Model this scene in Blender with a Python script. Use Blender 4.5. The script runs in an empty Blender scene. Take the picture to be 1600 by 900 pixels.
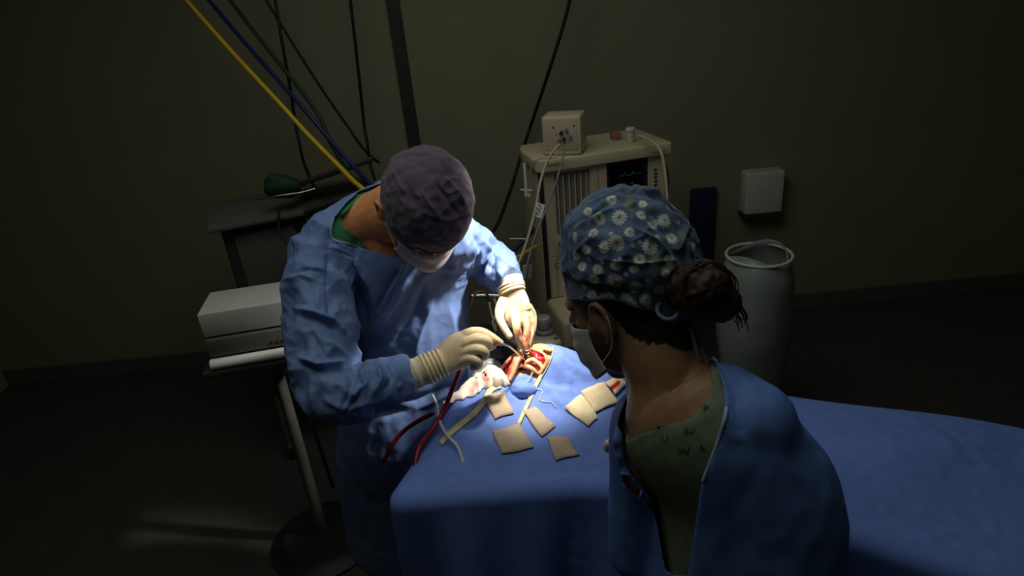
import bpy, bmesh, math, random
import numpy as np
from mathutils import Vector, Matrix, noise

random.seed(3); np.random.seed(3)
SC = bpy.context.scene
COL = SC.collection
rad = math.radians

# ------------------------------------------------------------------ camera
FPX = 1000.0                                   # focal length in pixels of a 1600 x 900 frame
TH, PH = rad(25.0), rad(5.5)                   # looking down, camera tilted sideways
CAM = np.array([0.0, 0.0, 1.85])
CW = np.array([0, math.cos(TH), -math.sin(TH)])
_u0 = np.array([0, math.sin(TH), math.cos(TH)]); _r0 = np.array([1.0, 0, 0])
CR = _r0 * math.cos(PH) - _u0 * math.sin(PH)
CU = _u0 * math.cos(PH) + _r0 * math.sin(PH)
cd = bpy.data.cameras.new('camera'); cam = bpy.data.objects.new('camera', cd); COL.objects.link(cam)
cd.sensor_width = 36.0; cd.lens = 36.0 * FPX / 1600.0; cd.clip_start = 0.02
M = Matrix.Identity(4)
for i in range(3):
    M[i][0], M[i][1], M[i][2], M[i][3] = CR[i], CU[i], -CW[i], CAM[i]
cam.matrix_world = M
SC.camera = cam

# ------------------------------------------------------------------ world, lights, exposure
wd = bpy.data.worlds.new('world'); SC.world = wd; wd.use_nodes = True
wd.node_tree.nodes['Background'].inputs[0].default_value = (0.35, 0.4, 0.42, 1)
wd.node_tree.nodes['Background'].inputs[1].default_value = 0.05
SC.view_settings.view_transform = 'Standard'
SC.view_settings.look = 'None'
SC.view_settings.gamma = 1.0
SC.view_settings.use_curve_mapping = False
SC.view_settings.exposure = 0.0

def aim(o, target):
    d = Vector(target) - o.location
    o.rotation_euler = d.to_track_quat('-Z', 'Y').to_euler()

def spot(name, loc, target, energy, angle, blend, size, color):
    l = bpy.data.lights.new(name, 'SPOT'); o = bpy.data.objects.new(name, l); COL.objects.link(o)
    l.energy = energy; l.spot_size = rad(angle); l.spot_blend = blend; l.shadow_soft_size = size; l.color = color
    o.location = loc; aim(o, target)

def area(name, loc, target, energy, sx, sy, color):
    l = bpy.data.lights.new(name, 'AREA'); o = bpy.data.objects.new(name, l); COL.objects.link(o)
    l.shape = 'RECTANGLE'; l.size = sx; l.size_y = sy; l.energy = energy; l.color = color
    o.location = loc; aim(o, target)

# two heads of the surgical lamp above the table, and the dim room light
spot('surgical_lamp', (0.16, 1.44, 2.50), (0.03, 1.41, 1.0), 290, 17, 1.0, 0.06, (1.0, 0.93, 0.80))
spot('surgical_lamp_second', (0.90, 1.44, 2.22), (-0.18, 1.51, 1.20), 330, 19, 1.0, 0.08, (1.0, 0.96, 0.92))
area('room_light', (-0.2, 1.3, 2.7), (0.0, 1.5, 0.0), 9.5, 1.6, 1.6, (0.95, 1.0, 0.92))

# ------------------------------------------------------------------ geometry helpers
def P(px, py, d):
    """point seen at this spot of the photograph at distance d along the view axis"""
    return CAM + d * CW + (px - 800) / FPX * d * CR + (450 - py) / FPX * d * CU

def proj(V):
    rel = V - CAM
    d = rel @ CW
    return np.stack([800 + FPX * (rel @ CR) / d, 450 - FPX * (rel @ CU) / d, d], -1)

def cv(x, y, z):
    return x * CR + y * CU + z * CW

def nrm(v):
    v = np.asarray(v, float); return v / (np.linalg.norm(v) + 1e-12)

def plane_hit(px, py, p0, n):
    r = P(px, py, 1.0) - CAM
    t = ((p0 - CAM) @ n) / (r @ n)
    return CAM + r * t

def catmull(pts, n):
    pts = np.asarray(pts, float)
    if len(pts) < 3 or n < 2:
        if n < 2: return pts
        t = np.linspace(0, 1, n + 1)[:, None]
        return pts[0] * (1 - t) + pts[-1] * t
    ext = np.vstack([2 * pts[0] - pts[1], pts, 2 * pts[-1] - pts[-2]])
    out = []
    for i in range(1, len(ext) - 2):
        p0, p1, p2, p3 = ext[i - 1], ext[i], ext[i + 1], ext[i + 2]
        for k in range(n):
            t = k / n
            out.append(0.5 * ((2 * p1) + (p2 - p0) * t + (2 * p0 - 5 * p1 + 4 * p2 - p3) * t * t + (3 * p1 - p0 - 3 * p2 + p3) * t ** 3))
    out.append(pts[-1])
    return np.array(out)

def loft(pts, rads, segs=16, side=None, sub=5, round_ends=(True, True)):
    """tube through pts; rads: numbers or (half width along side, half depth)"""
    pts = np.asarray(pts, float)
    rr = np.array([(r, r) if np.isscalar(r) else r for r in rads], float)
    if len(rr) == 1: rr = np.repeat(rr, len(pts), 0)
    C = catmull(pts, sub); A = np.maximum(catmull(rr, sub), 1e-4)
    T = np.gradient(C, axis=0); T /= np.linalg.norm(T, axis=1)[:, None] + 1e-12
    S = np.zeros_like(C)
    s = side if side is not None else (np.array([0, 0, 1.0]) if abs(T[0][2]) < 0.9 else np.array([1.0, 0, 0]))
    s = np.asarray(s, float)
    for i in range(len(C)):
        ref = s if side is not None or i == 0 else S[i - 1]
        q = ref - T[i] * (ref @ T[i])
        S[i] = nrm(q)
    rings = []
    def ring(c, s_, t_, a, b):
        n_ = np.cross(t_, s_)
        ang = np.linspace(0, 2 * math.pi, segs, endpoint=False)
        return c + np.cos(ang)[:, None] * s_ * a + np.sin(ang)[:, None] * n_ * b
    if round_ends[0]:
        h = A[0].mean()
        for k in (0.12, 0.5, 0.85):
            f = math.sqrt(max(0, 1 - (1 - k) ** 2)) ; rings.append(ring(C[0] - T[0] * h * (1 - k), S[0], T[0], A[0][0] * f, A[0][1] * f))
    for i in range(len(C)):
        rings.append(ring(C[i], S[i], T[i], A[i][0], A[i][1]))
    if round_ends[1]:
        h = A[-1].mean()
        for k in (0.85, 0.5, 0.12):
            f = math.sqrt(max(0, 1 - (1 - k) ** 2)); rings.append(ring(C[-1] + T[-1] * h * (1 - k), S[-1], T[-1], A[-1][0] * f, A[-1][1] * f))
    n = len(rings)
    V = np.vstack(rings)
    Fc = []
    for i in range(n - 1):
        for j in range(segs):
            k = (j + 1) % segs
            Fc.append((i * segs + j, i * segs + k, (i + 1) * segs + k, (i + 1) * segs + j))
    Fc.append(tuple(reversed(range(segs)))); Fc.append(tuple((n - 1) * segs + j for j in range(segs)))
    return V, Fc

def tube(pts, r, segs=8, sub=6):
    return loft(pts, [r], segs=segs, sub=sub)

def ellipsoid(c, ax, rads, nu=24, nv=16):
    c = np.asarray(c, float)
    V = []; Fc = []
    for i in range(nv + 1):
        t = math.pi * (i + 0.001) / (nv + 0.002)
        for j in range(nu):
            p = 2 * math.pi * j / nu
            V.append(c + ax[0] * rads[0] * math.sin(t) * math.cos(p) + ax[1] * rads[1] * math.sin(t) * math.sin(p) + ax[2] * rads[2] * math.cos(t))
    for i in range(nv):
        for j in range(nu):
            k = (j + 1) % nu
            Fc.append((i * nu + j, (i + 1) * nu + j, (i + 1) * nu + k, i * nu + k))
    Fc.append(tuple(range(nu))); Fc.append(tuple(reversed(range(nv * nu, (nv + 1) * nu))))
    return np.array(V), Fc

def join(parts):
    V = []; Fc = []; o = 0
    for v, f in parts:
        V.append(np.asarray(v)); Fc += [tuple(i + o for i in q) for q in f]; o += len(v)
    return np.vstack(V), Fc

def rbox(o, ax, lo, hi, bev=0.004, seg=2):
    """bevelled box; lo, hi in the frame (o, ax)"""
    bm = bmesh.new(); bmesh.ops.create_cube(bm, size=1)
    lo = np.asarray(lo, float); hi = np.asarray(hi, float)
    for v in bm.verts:
        p = (lo + hi) / 2 + np.array(v.co) * (hi - lo); v.co = Vector(p)
    if bev > 0:
        bmesh.ops.bevel(bm, geom=bm.edges[:], offset=min(bev, 0.45 * min(hi - lo)), segments=seg, profile=0.5, affect='EDGES')
    V = np.array([v.co[:] for v in bm.verts]); bm.verts.index_update()
    Fc = [tuple(v.index for v in f.verts) for f in bm.faces]; bm.free()
    ax = np.asarray(ax, float)
    return np.asarray(o) + V @ ax, Fc

def cyl(c0, c1, r0, r1=None, segs=24, bev=0.15):
    r1 = r0 if r1 is None else r1
    c0 = np.asarray(c0, float); c1 = np.asarray(c1, float); b = bev * min(r0, r1)
    t = nrm(c1 - c0)
    L = np.linalg.norm(c1 - c0); b = min(b, L * 0.3)
    pts = [c0, c0 + t * b, c1 - t * b, c1]
    s = nrm(np.cross(t, [0.3, 0.9, 0.2])); n_ = np.cross(t, s)
    V = []
    for p, r in zip(pts, (r0 - b, r0, r1, r1 - b)):
        for j in range(segs):
            a = 2 * math.pi * j / segs; V.append(p + r * (math.cos(a) * s + math.sin(a) * n_))
    Fc = []
    for i in range(3):
        for j in range(segs):
            k = (j + 1) % segs; Fc.append((i * segs + j, i * segs + k, (i + 1) * segs + k, (i + 1) * segs + j))
    Fc.append(tuple(reversed(range(segs)))); Fc.append(tuple(3 * segs + j for j in range(segs)))
    return np.array(V), Fc

def torus(c, n, R, r, segs=28, rs=8, squash=1.0):
    n = nrm(n); s = nrm(np.cross(n, [0.31, 0.2, 0.92])); t = np.cross(n, s)
    V = []; Fc = []
    for i in range(segs):
        a = 2 * math.pi * i / segs; d = math.cos(a) * s + math.sin(a) * t * squash
        for j in range(rs):
            b = 2 * math.pi * j / rs
            V.append(np.asarray(c) + d * (R + r * math.cos(b)) + n * r * math.sin(b))
    for i in range(segs):
        for j in range(rs):
            Fc.append((i * rs + j, ((i + 1) % segs) * rs + j, ((i + 1) % segs) * rs + (j + 1) % rs, i * rs + (j + 1) % rs))
    return np.array(V), Fc

def prism(poly, nvec):
    """closed slab: polygon of 3-D points pushed along nvec"""
    poly = np.asarray(poly, float); n = len(poly)
    V = np.vstack([poly, poly + nvec])
    Fc = [tuple(range(n)), tuple(reversed(range(n, 2 * n)))]
    for i in range(n):
        k = (i + 1) % n; Fc.append((i, i + n, k + n, k))
    return V, Fc

def mesh_data(name, V, Fc, mat, smooth=True, org=None):
    me = bpy.data.meshes.new(name)
    V = np.asarray(V, float)
    if org is not None: V = V - np.asarray(org)
    me.from_pydata(V.tolist(), [], [tuple(int(i) for i in f) for f in Fc])
    bm = bmesh.new(); bm.from_mesh(me); bmesh.ops.recalc_face_normals(bm, faces=bm.faces[:]); bm.to_mesh(me); bm.free()
    if smooth: me.polygons.foreach_set('use_smooth', [True] * len(me.polygons))
    if mat is not None: me.materials.append(mat)
    return me

def wloc(o):
    p = np.zeros(3)
    while o is not None:
        p = p + np.array(o.location); o = o.parent
    return p

def obj(name, geo, mat, parent=None, loc=None, smooth=True, angle=None):
    """ONE mesh object; geometry given in world space, origin at loc (or the parent's)"""
    V, Fc = geo
    if parent is not None and loc is None: org = wloc(parent)
    else: org = np.zeros(3) if loc is None else np.asarray(loc, float)
    me = mesh_data(name, V, Fc, mat, smooth, org)
    o = bpy.data.objects.new(name, me); COL.objects.link(o)
    if parent is not None:
        o.parent = parent; o.location = Vector(org - wloc(parent))
    else: o.location = Vector(org)
    if angle is not None:
        me.set_sharp_from_angle(angle=rad(angle))
    return o

def tag(o, label, cat, group=None, kind=None):
    o['label'] = label; o['category'] = cat
    if group: o['group'] = group
    if kind: o['kind'] = kind
    return o

def thing(name, label, cat, loc, group=None):
    o = bpy.data.objects.new(name, None); COL.objects.link(o); o.location = Vector(loc); o.empty_display_size = 0.05
    return tag(o, label, cat, group)

def base_of(geo):
    V = geo[0]; return np.array([V[:, 0].mean(), V[:, 1].mean(), V[:, 2].min()])

def remesh(geo, voxel, iters=4, fac=0.5):
    me = mesh_data('tmp', geo[0], geo[1], None)
    o = bpy.data.objects.new('tmp', me); COL.objects.link(o)
    m = o.modifiers.new('r', 'REMESH'); m.mode = 'VOXEL'; m.voxel_size = voxel
    if iters:
        s = o.modifiers.new('s', 'SMOOTH'); s.factor = fac; s.iterations = iters
    dg = bpy.context.evaluated_depsgraph_get(); dg.update()
    e = bpy.data.meshes.new_from_object(o.evaluated_get(dg))
    n = len(e.vertices); V = np.zeros(n * 3); e.vertices.foreach_get('co', V); V = V.reshape(-1, 3)
    Fc = [tuple(p.vertices) for p in e.polygons]
    N = np.zeros(n * 3); e.vertex_normals.foreach_get('vector', N); N = N.reshape(-1, 3)
    bpy.data.objects.remove(o); bpy.data.meshes.remove(e); bpy.data.meshes.remove(me)
    return V, Fc, N

def fbm(V, scale, oct_=3):
    s = np.asarray(scale, float) * np.ones(3)
    Q = V * s
    return np.array([noise.fractal(Vector(q), 0.6, 2.0, oct_) for q in Q])

def seg_dist(xy, poly):
    """distance to a polyline and the position along it, 0..1"""
    poly = np.asarray(poly, float); best = np.full(len(xy), 1e9); pos = np.zeros(len(xy))
    L = np.linalg.norm(np.diff(poly, axis=0), axis=1); tot = L.sum(); acc = 0
    for i in range(len(poly) - 1):
        a, b = poly[i], poly[i + 1]; ab = b - a
        t = np.clip(((xy - a) @ ab) / (ab @ ab), 0, 1)
        d = np.linalg.norm(xy - (a + t[:, None] * ab), axis=1)
        m = d < best; best[m] = d[m]; pos[m] = (acc + t[m] * L[i]) / tot
        acc += L[i]
    return best, pos

def inside(xy, poly):
    poly = np.asarray(poly, float); x, y = xy[:, 0], xy[:, 1]; r = np.zeros(len(xy), bool)
    j = len(poly) - 1
    for i in range(len(poly)):
        xi, yi = poly[i]; xj, yj = poly[j]
        c = ((yi > y) != (yj > y)) & (x < (xj - xi) * (y - yi) / (yj - yi + 1e-12) + xi)
        r ^= c; j = i
    return r

def creases(V, N, lines, gain=1.0):
    """cloth folds: raise or sink the surface along polylines given as seen from the room"""
    px = proj(V); facing = ((CAM - V) * N).sum(1) > 0
    D = np.zeros(len(V))
    for poly, wpx, amp in lines:
        d, t = seg_dist(px[:, :2], poly)
        e = np.clip(np.minimum(t, 1 - t) * 5, 0.15, 1)
        prof = 0.45 * np.exp(-(d / wpx) ** 2) + 0.75 * np.exp(-d / (0.6 * wpx))
        D += gain * amp * prof * e * facing
    return V + N * np.maximum(D, -0.011)[:, None]

def cut(V, Fc, kill):
    keep = [f for f in Fc if not all(kill[i] for i in f)]
    used = np.unique(np.concatenate([np.array(f) for f in keep])); mp = -np.ones(len(V), int); mp[used] = np.arange(len(used))
    return V[used], [tuple(mp[i] for i in f) for f in keep], used

def cut_clean(V, Fc, kill, poly, reach=14):
    v, f, u = cut(V, Fc, kill)
    cnt = {}
    for q in f:
        for a, b in zip(q, q[1:] + q[:1]):
            k = (min(a, b), max(a, b)); cnt[k] = cnt.get(k, 0) + 1
    bd = np.unique([i for k, c in cnt.items() if c == 1 for i in k])
    if len(bd):
        p = proj(v[bd]); poly = np.asarray(poly, float); best = np.full(len(bd), 1e9); Q = p[:, :2].copy()
        for i in range(len(poly)):
            a, b = poly[i], poly[(i + 1) % len(poly)]; ab = b - a
            t = np.clip(((p[:, :2] - a) @ ab) / (ab @ ab), 0, 1); q = a + t[:, None] * ab
            d = np.linalg.norm(p[:, :2] - q, axis=1); m = d < best; best[m] = d[m]; Q[m] = q[m]
        for k, i in enumerate(bd):
            if best[k] < reach: v[i] = P(Q[k, 0], Q[k, 1], p[k, 2])
    return v, f, u

def vcolor(o, cols, name='print'):
    a = o.data.color_attributes.new(name, 'FLOAT_COLOR', 'POINT')
    c = np.ones((len(o.data.vertices), 4), np.float32); c[:, :3] = cols
    a.data.foreach_set('color', c.ravel())

def solid(o, th, off=-1):
    m = o.modifiers.new('thickness', 'SOLIDIFY'); m.thickness = th; m.offset = off

# ------------------------------------------------------------------ materials
def s2l(c):
    c = np.array(c, float) / 255.0
    return np.where(c <= 0.04045, c / 12.92, ((c + 0.055) / 1.055) ** 2.4)

def mat(name, rgb, rough=0.6, var=0.12, scale=40.0, metal=0.0, spec=0.4, bump=0.0, bscale=200.0, attr=None, sheen=0.0, sss=0.0, emit=None, trans=0.0, weave=0.0):
    m = bpy.data.materials.new(name); m.use_nodes = True
    nt = m.node_tree; b = nt.nodes['Principled BSDF']
    c = s2l(rgb)
    tc = nt.nodes.new('ShaderNodeTexCoord')
    nz = nt.nodes.new('ShaderNodeTexNoise'); nz.inputs['Scale'].default_value = scale; nz.inputs['Detail'].default_value = 4
    nt.links.new(tc.outputs['Object'], nz.inputs['Vector'])
    mx = nt.nodes.new('ShaderNodeMix'); mx.data_type = 'RGBA'; mx.blend_type = 'MULTIPLY'; mx.inputs[0].default_value = 1.0
    cr = nt.nodes.new('ShaderNodeMapRange'); cr.inputs[1].default_value = 0.3; cr.inputs[2].default_value = 0.7
    cr.inputs[3].default_value = 1 - var; cr.inputs[4].default_value = 1 + var
    nt.links.new(nz.outputs[0], cr.inputs[0]); nt.links.new(cr.outputs[0], mx.inputs[7])
    if attr:
        a = nt.nodes.new('ShaderNodeVertexColor'); a.layer_name = attr; nt.links.new(a.outputs[0], mx.inputs[6])
    else:
        mx.inputs[6].default_value = (*c, 1)
    nt.links.new(mx.outputs[2], b.inputs['Base Color'])
    b.inputs['Roughness'].default_value = rough; b.inputs['Metallic'].default_value = metal
    b.inputs['Specular IOR Level'].default_value = spec
    if sheen: b.inputs['Sheen Weight'].default_value = sheen
    if sss:
        b.inputs['Subsurface Weight'].default_value = sss; b.inputs['Subsurface Radius'].default_value = (0.012, 0.005, 0.003)
        b.inputs['Subsurface Scale'].default_value = 0.6
    if trans: b.inputs['Transmission Weight'].default_value = trans
    if emit is not None:
        b.inputs['Emission Color'].default_value = (*s2l(emit[0]), 1); b.inputs['Emission Strength'].default_value = emit[1]
    if bump or weave:
        h = None
        bp = nt.nodes.new('ShaderNodeBump'); bp.inputs['Distance'].default_value = 0.002
        if weave:
            wv = nt.nodes.new('ShaderNodeTexChecker'); wv.inputs['Scale'].default_value = bscale
            nt.links.new(tc.outputs['Object'], wv.inputs['Vector']); h = wv.outputs[1]; bp.inputs['Strength'].default_value = weave
        else:
            n2 = nt.nodes.new('ShaderNodeTexNoise'); n2.inputs['Scale'].default_value = bscale; n2.inputs['Detail'].default_value = 3
            nt.links.new(tc.outputs['Object'], n2.inputs['Vector']); h = n2.outputs[0]; bp.inputs['Strength'].default_value = bump
        nt.links.new(h, bp.inputs['Height']); nt.links.new(bp.outputs[0], b.inputs['Normal'])
    return m

M_gown = mat('gown_blue', (106, 130, 178), 0.62, 0.06, 60, spec=0.35, bump=0.12, bscale=350)
M_gown2 = mat('gown_blue_nurse', (92, 124, 188), 0.65, 0.06, 60, spec=0.3, bump=0.12, bscale=350)
M_bind = mat('binding', (150, 168, 204), 0.8, 0.05, 80)
M_drape = mat('drape_blue', (108, 136, 208), 0.7, 0.06, 50, spec=0.25, bump=0.15, bscale=300)
M_skin = mat('skin', (216, 146, 96), 0.5, 0.10, 45, spec=0.4, sss=0.12, bump=0.08, bscale=260)
M_skin2 = mat('skin_nurse', (150, 114, 82), 0.5, 0.08, 45, spec=0.4, sss=0.12, bump=0.08, bscale=260)
M_skin3 = mat('skin_patient', (0, 0, 0), 0.42, 0.10, 120, attr='print', spec=0.5, sss=0.12, bump=0.15, bscale=300)
M_cap = mat('cap_plum', (88, 78, 92), 0.85, 0.10, 80, spec=0.2, sheen=0.15, bump=0.2, bscale=500)
M_capprint = mat('cap_daisy_print', (0, 0, 0), 0.85, 0.06, 120, attr='print', spec=0.2, sheen=0.1, bump=0.15, bscale=500)
M_maskw = mat('mask_white', (214, 204, 204), 0.8, 0.05, 80, spec=0.2, bump=0.15, bscale=500)
M_strap = mat('strap_white', (226, 222, 214), 0.7, 0.04, 80)
M_glove = mat('glove_latex', (232, 208, 164), 0.45, 0.08, 90, spec=0.45, sss=0.1, attr=None)
M_gloveb = mat('glove_latex_stained', (0, 0, 0), 0.42, 0.06, 160, spec=0.5, sss=0.08, attr='print')
M_cuff = mat('cuff_knit', (214, 206, 178), 0.9, 0.10, 140, spec=0.2, bump=0.3, bscale=400)
M_scrubg = mat('scrub_green', (58, 128, 84), 0.85, 0.18, 60, spec=0.2)
M_scrubl = mat('scrub_lettered', (0, 0, 0), 0.85, 0.10, 60, spec=0.2, attr='print')
M_scrubc = mat('scrub_trim', (104, 116, 90), 0.85, 0.1, 60, spec=0.2)
M_hair = mat('hair_dark', (50, 34, 24), 0.62, 0.35, 120, spec=0.3)
M_hair1 = mat('hair_black', (24, 18, 15), 0.75, 0.3, 90, spec=0.2)
M_gauze = mat('gauze', (192, 174, 150), 0.95, 0.10, 300, spec=0.1, weave=0.6, bscale=420)
M_towel = mat('towel_cream', (0, 0, 0), 0.95, 0.08, 200, spec=0.1, attr='print', weave=0.4, bscale=380)
M_strip = mat('strip_cream', (216, 206, 160), 0.6, 0.06, 80)
M_redtube = mat('tube_red', (150, 26, 40), 0.35, 0.08, 40, spec=0.5)
M_whitetube = mat('tube_white', (196, 200, 206), 0.35, 0.05, 40, spec=0.5)
M_steel = mat('steel', (205, 205, 200), 0.22, 0.05, 40, metal=1.0)
M_yellow = mat('collar_yellow', (224, 190, 70), 0.4, 0.05, 40)
M_threadw = mat('thread_white', (225, 225, 230), 0.5, 0.05, 40)
M_threadd = mat('thread_dark', (40, 44, 70), 0.5, 0.05, 40)
M_red = mat('tissue_red', (214, 42, 52), 0.25, 0.18, 160, spec=0.6, sss=0.1, bump=0.3, bscale=400)
M_dred = mat('tissue_deep', (120, 16, 16), 0.25, 0.25, 160, spec=0.6, bump=0.3, bscale=300)
M_pink = mat('tissue_pink', (224, 132, 108), 0.3, 0.12, 200, spec=0.5, sss=0.12)
M_bone = mat('bone_cream', (240, 206, 150), 0.35, 0.12, 200, spec=0.5, sss=0.1)
M_greyp = mat('plastic_grey', (128, 130, 128), 0.4, 0.06, 40)
M_wall = mat('wall_paint', (138, 136, 108), 0.85, 0.05, 3)
M_floor = mat('floor_vinyl', (70, 72, 66), 0.55, 0.10, 12)
M_ceil = mat('ceiling_paint', (150, 150, 140), 0.9, 0.04, 4)
M_cream = mat('machine_cream', (206, 192, 158), 0.5, 0.04, 8)
M_cream2 = mat('machine_panel', (190, 176, 146), 0.5, 0.04, 8)
M_dark = mat('machine_dark', (36, 36, 36), 0.5, 0.10, 20)
M_darkg = mat('equipment_dark', (52, 52, 46), 0.6, 0.15, 20)
M_mid = mat('equipment_grey', (92, 92, 84), 0.55, 0.10, 20)
M_blackc = mat('cable_black', (14, 14, 14), 0.5, 0.1, 20)
M_creamc = mat('cable_cream', (190, 180, 150), 0.5, 0.05, 20)
M_hosey = mat('hose_yellow', (206, 170, 40), 0.45, 0.08, 20)
M_hoseb = mat('hose_blue', (28, 30, 84), 0.45, 0.1, 20)
M_navy = mat('navy_vinyl', (24, 26, 66), 0.7, 0.1, 20)
M_screen = mat('screen_glass', (6, 8, 14), 0.15, 0.05, 20)
M_trace = mat('screen_trace', (50, 100, 92), 0.5, 0.0, 20, emit=((60, 120, 110), 0.10))
M_white = mat('plastic_white', (206, 206, 196), 0.45, 0.04, 20)
M_ink = mat('ink_black', (22, 20, 18), 0.6, 0.0, 20)
M_greenp = mat('knob_green', (110, 130, 40), 0.45, 0.1, 40)
M_glass = mat('flow_tube', (188, 186, 176), 0.15, 0.05, 20, spec=0.7)
M_slot = mat('window_grey', (140, 134, 124), 0.4, 0.06, 20)
M_bag = mat('bin_plastic', (142, 148, 142), 0.4, 0.08, 12, spec=0.5)
M_greenbag = mat('bag_green', (22, 54, 34), 0.7, 0.12, 20)
M_pinkc = mat('cable_pink', (150, 100, 98), 0.5, 0.08, 20)

# ------------------------------------------------------------------ the room
def struct(name, geo, m, smooth=False):
    o = obj(name, geo, m, smooth=smooth); o['kind'] = 'structure'; return o
I3 = np.eye(3)
BY = 3.3
struct('floor', rbox((0, 0, 0), I3, (-3.0, -1.2, -0.05), (3.0, BY, 0), 0), M_floor)
struct('ceiling', rbox((0, 0, 0), I3, (-3.0, -1.2, 2.85), (3.0, BY, 2.9), 0), M_ceil)
struct('wall_back', rbox((0, 0, 0), I3, (-3.0, BY, 0), (3.0, BY + 0.08, 2.85), 0), M_wall)
struct('wall_left', rbox((0, 0, 0), I3, (-3.08, -1.2, 0), (-3.0, BY, 2.85), 0), M_wall)
struct('wall_right', rbox((0, 0, 0), I3, (3.0, -1.2, 0), (3.08, BY, 2.85), 0), M_wall)
struct('wall_front', rbox((0, 0, 0), I3, (-3.0, -1.28, 0), (3.0, -1.2, 2.85), 0), M_wall)
struct('baseboard_back', rbox((0, 0, 0), I3, (-3.0, BY - 0.015, 0), (3.0, BY, 0.1), 0.004), M_mid)
struct('trim_1', rbox((0, 0, 0), I3, (-0.455, BY - 0.03, 0.1), (-0.395, BY, 2.85), 0.004), M_darkg)

# ------------------------------------------------------------------ operating table and drape
ZT = 0.91
POLY = np.array([(-0.27, 1.06), (-0.125, 1.43), (0.30, 1.41), (1.12, 1.00), (0.96, 0.60), (0.40, 0.97), (0.10, 1.05)])
def bump_z(x, y):
    b = 0.085 * np.exp(-((x - 0.055) / 0.10) ** 2 - ((y - 1.42) / 0.085) ** 2)
    b = b + 0.045 * np.exp(-((x - 0.17) / 0.12) ** 2 - ((y - 1.40) / 0.08) ** 2)
    b = b + 0.03 * np.exp(-((x + 0.06) / 0.08) ** 2 - ((y - 1.36) / 0.10) ** 2)
    b = b + 0.05 * np.exp(-((x - 0.75) / 0.25) ** 2 - ((y - 1.0) / 0.12) ** 2)
    return b
def top_z(x, y):
    return ZT + bump_z(x, y)
def poly_sd(xy, poly):
    """signed distance (negative inside), nearest edge point and outward normal"""
    best = np.full(len(xy), 1e9); Q = np.zeros_like(xy)
    n = len(poly)
    for i in range(n):
        a, b = poly[i], poly[(i + 1) % n]; ab = b - a
        t = np.clip(((xy - a) @ ab) / (ab @ ab), 0, 1); q = a + t[:, None] * ab
        d = np.linalg.norm(xy - q, axis=1); m = d < best; best[m] = d[m]; Q[m] = q[m]
    ins = inside(xy, poly)
    return np.where(ins, -best, best), Q
DBVH = []
def on_drape(px, py, up=0.0):
    r = P(px, py, 1.0) - CAM
    if DBVH:
        h = DBVH[0].ray_cast(Vector(CAM), Vector(r).normalized())[0]
        if h is not None: return np.array(h) + np.array([0, 0, up])
    t = 1.0
    for _ in range(60):
        p = CAM + r * t
        e = p[2] - (top_z(p[0], p[1]) + up)
        t += e / max(0.3, -r[2]) * 0.7
        if abs(e) < 1e-5: break
    return CAM + r * t

t_ = thing('operating_table', 'operating table on a column, hidden under the blue surgical drape', 'table', (0.3, 1.15, 0))
inner = POLY.mean(0) + (POLY - POLY.mean(0)) * 0.93
obj('table_top', prism([(x, y, ZT - 0.075) for x, y in inner], (0, 0, -0.05)), M_dark, t_, smooth=False)
obj('column', cyl((0.3, 1.18, 0.12), (0.3, 1.18, ZT - 0.12), 0.09), M_steel, t_, angle=40)
obj('base', rbox((0.3, 1.18, 0), I3, (-0.42, -0.2, 0), (0.42, 0.2, 0.12), 0.02), M_mid, t_, angle=40)

# opening of the drape over the field, traced on the drape's top
FIELD_PX = [(772, 596), (783, 578), (800, 560), (822, 541), (838, 533), (862, 541), (864, 556), (856, 575), (845, 592), (836, 597), (826, 588), (812, 586), (801, 594), (795, 603), (783, 604)]
xs = np.arange(-0.75, 1.62, 0.0075); ys = np.arange(0.05, 1.95, 0.0075)
gx, gy = np.meshgrid(xs, ys, indexing='ij'); XY = np.stack([gx.ravel(), gy.ravel()], -1)
sd, Q = poly_sd(XY, POLY)
outn = XY - Q; outn /= np.linalg.norm(outn, axis=1)[:, None] + 1e-9
e = np.maximum(sd, 0)
Rr = 0.035
arc = np.clip(e / Rr, 0, math.pi / 2)
hang = np.maximum(0, e - Rr * math.pi / 2)
Q3 = np.concatenate([Q * 1.0, np.zeros((len(Q), 1))], 1)
fold = 0.022 * np.sin(Q[:, 0] * 38 + np.sin(Q[:, 1] * 31) * 1.3 + hang * 2.0) + 0.012 * np.sin(Q[:, 1] * 57 + Q[:, 0] * 23)
outd = Rr * np.sin(arc) + np.clip(hang / 0.25, 0, 1) * (0.03 + fold)
inn = sd <= 0
X = np.where(inn, XY[:, 0], Q[:, 0] + outn[:, 0] * outd); Y = np.where(inn, XY[:, 1], Q[:, 1] + outn[:, 1] * outd)
Z = np.where(inn, top_z(XY[:, 0], XY[:, 1]), top_z(Q[:, 0], Q[:, 1]) - Rr * (1 - np.cos(arc)) - hang)
DV = np.stack([X, Y, Z], -1)
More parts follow.
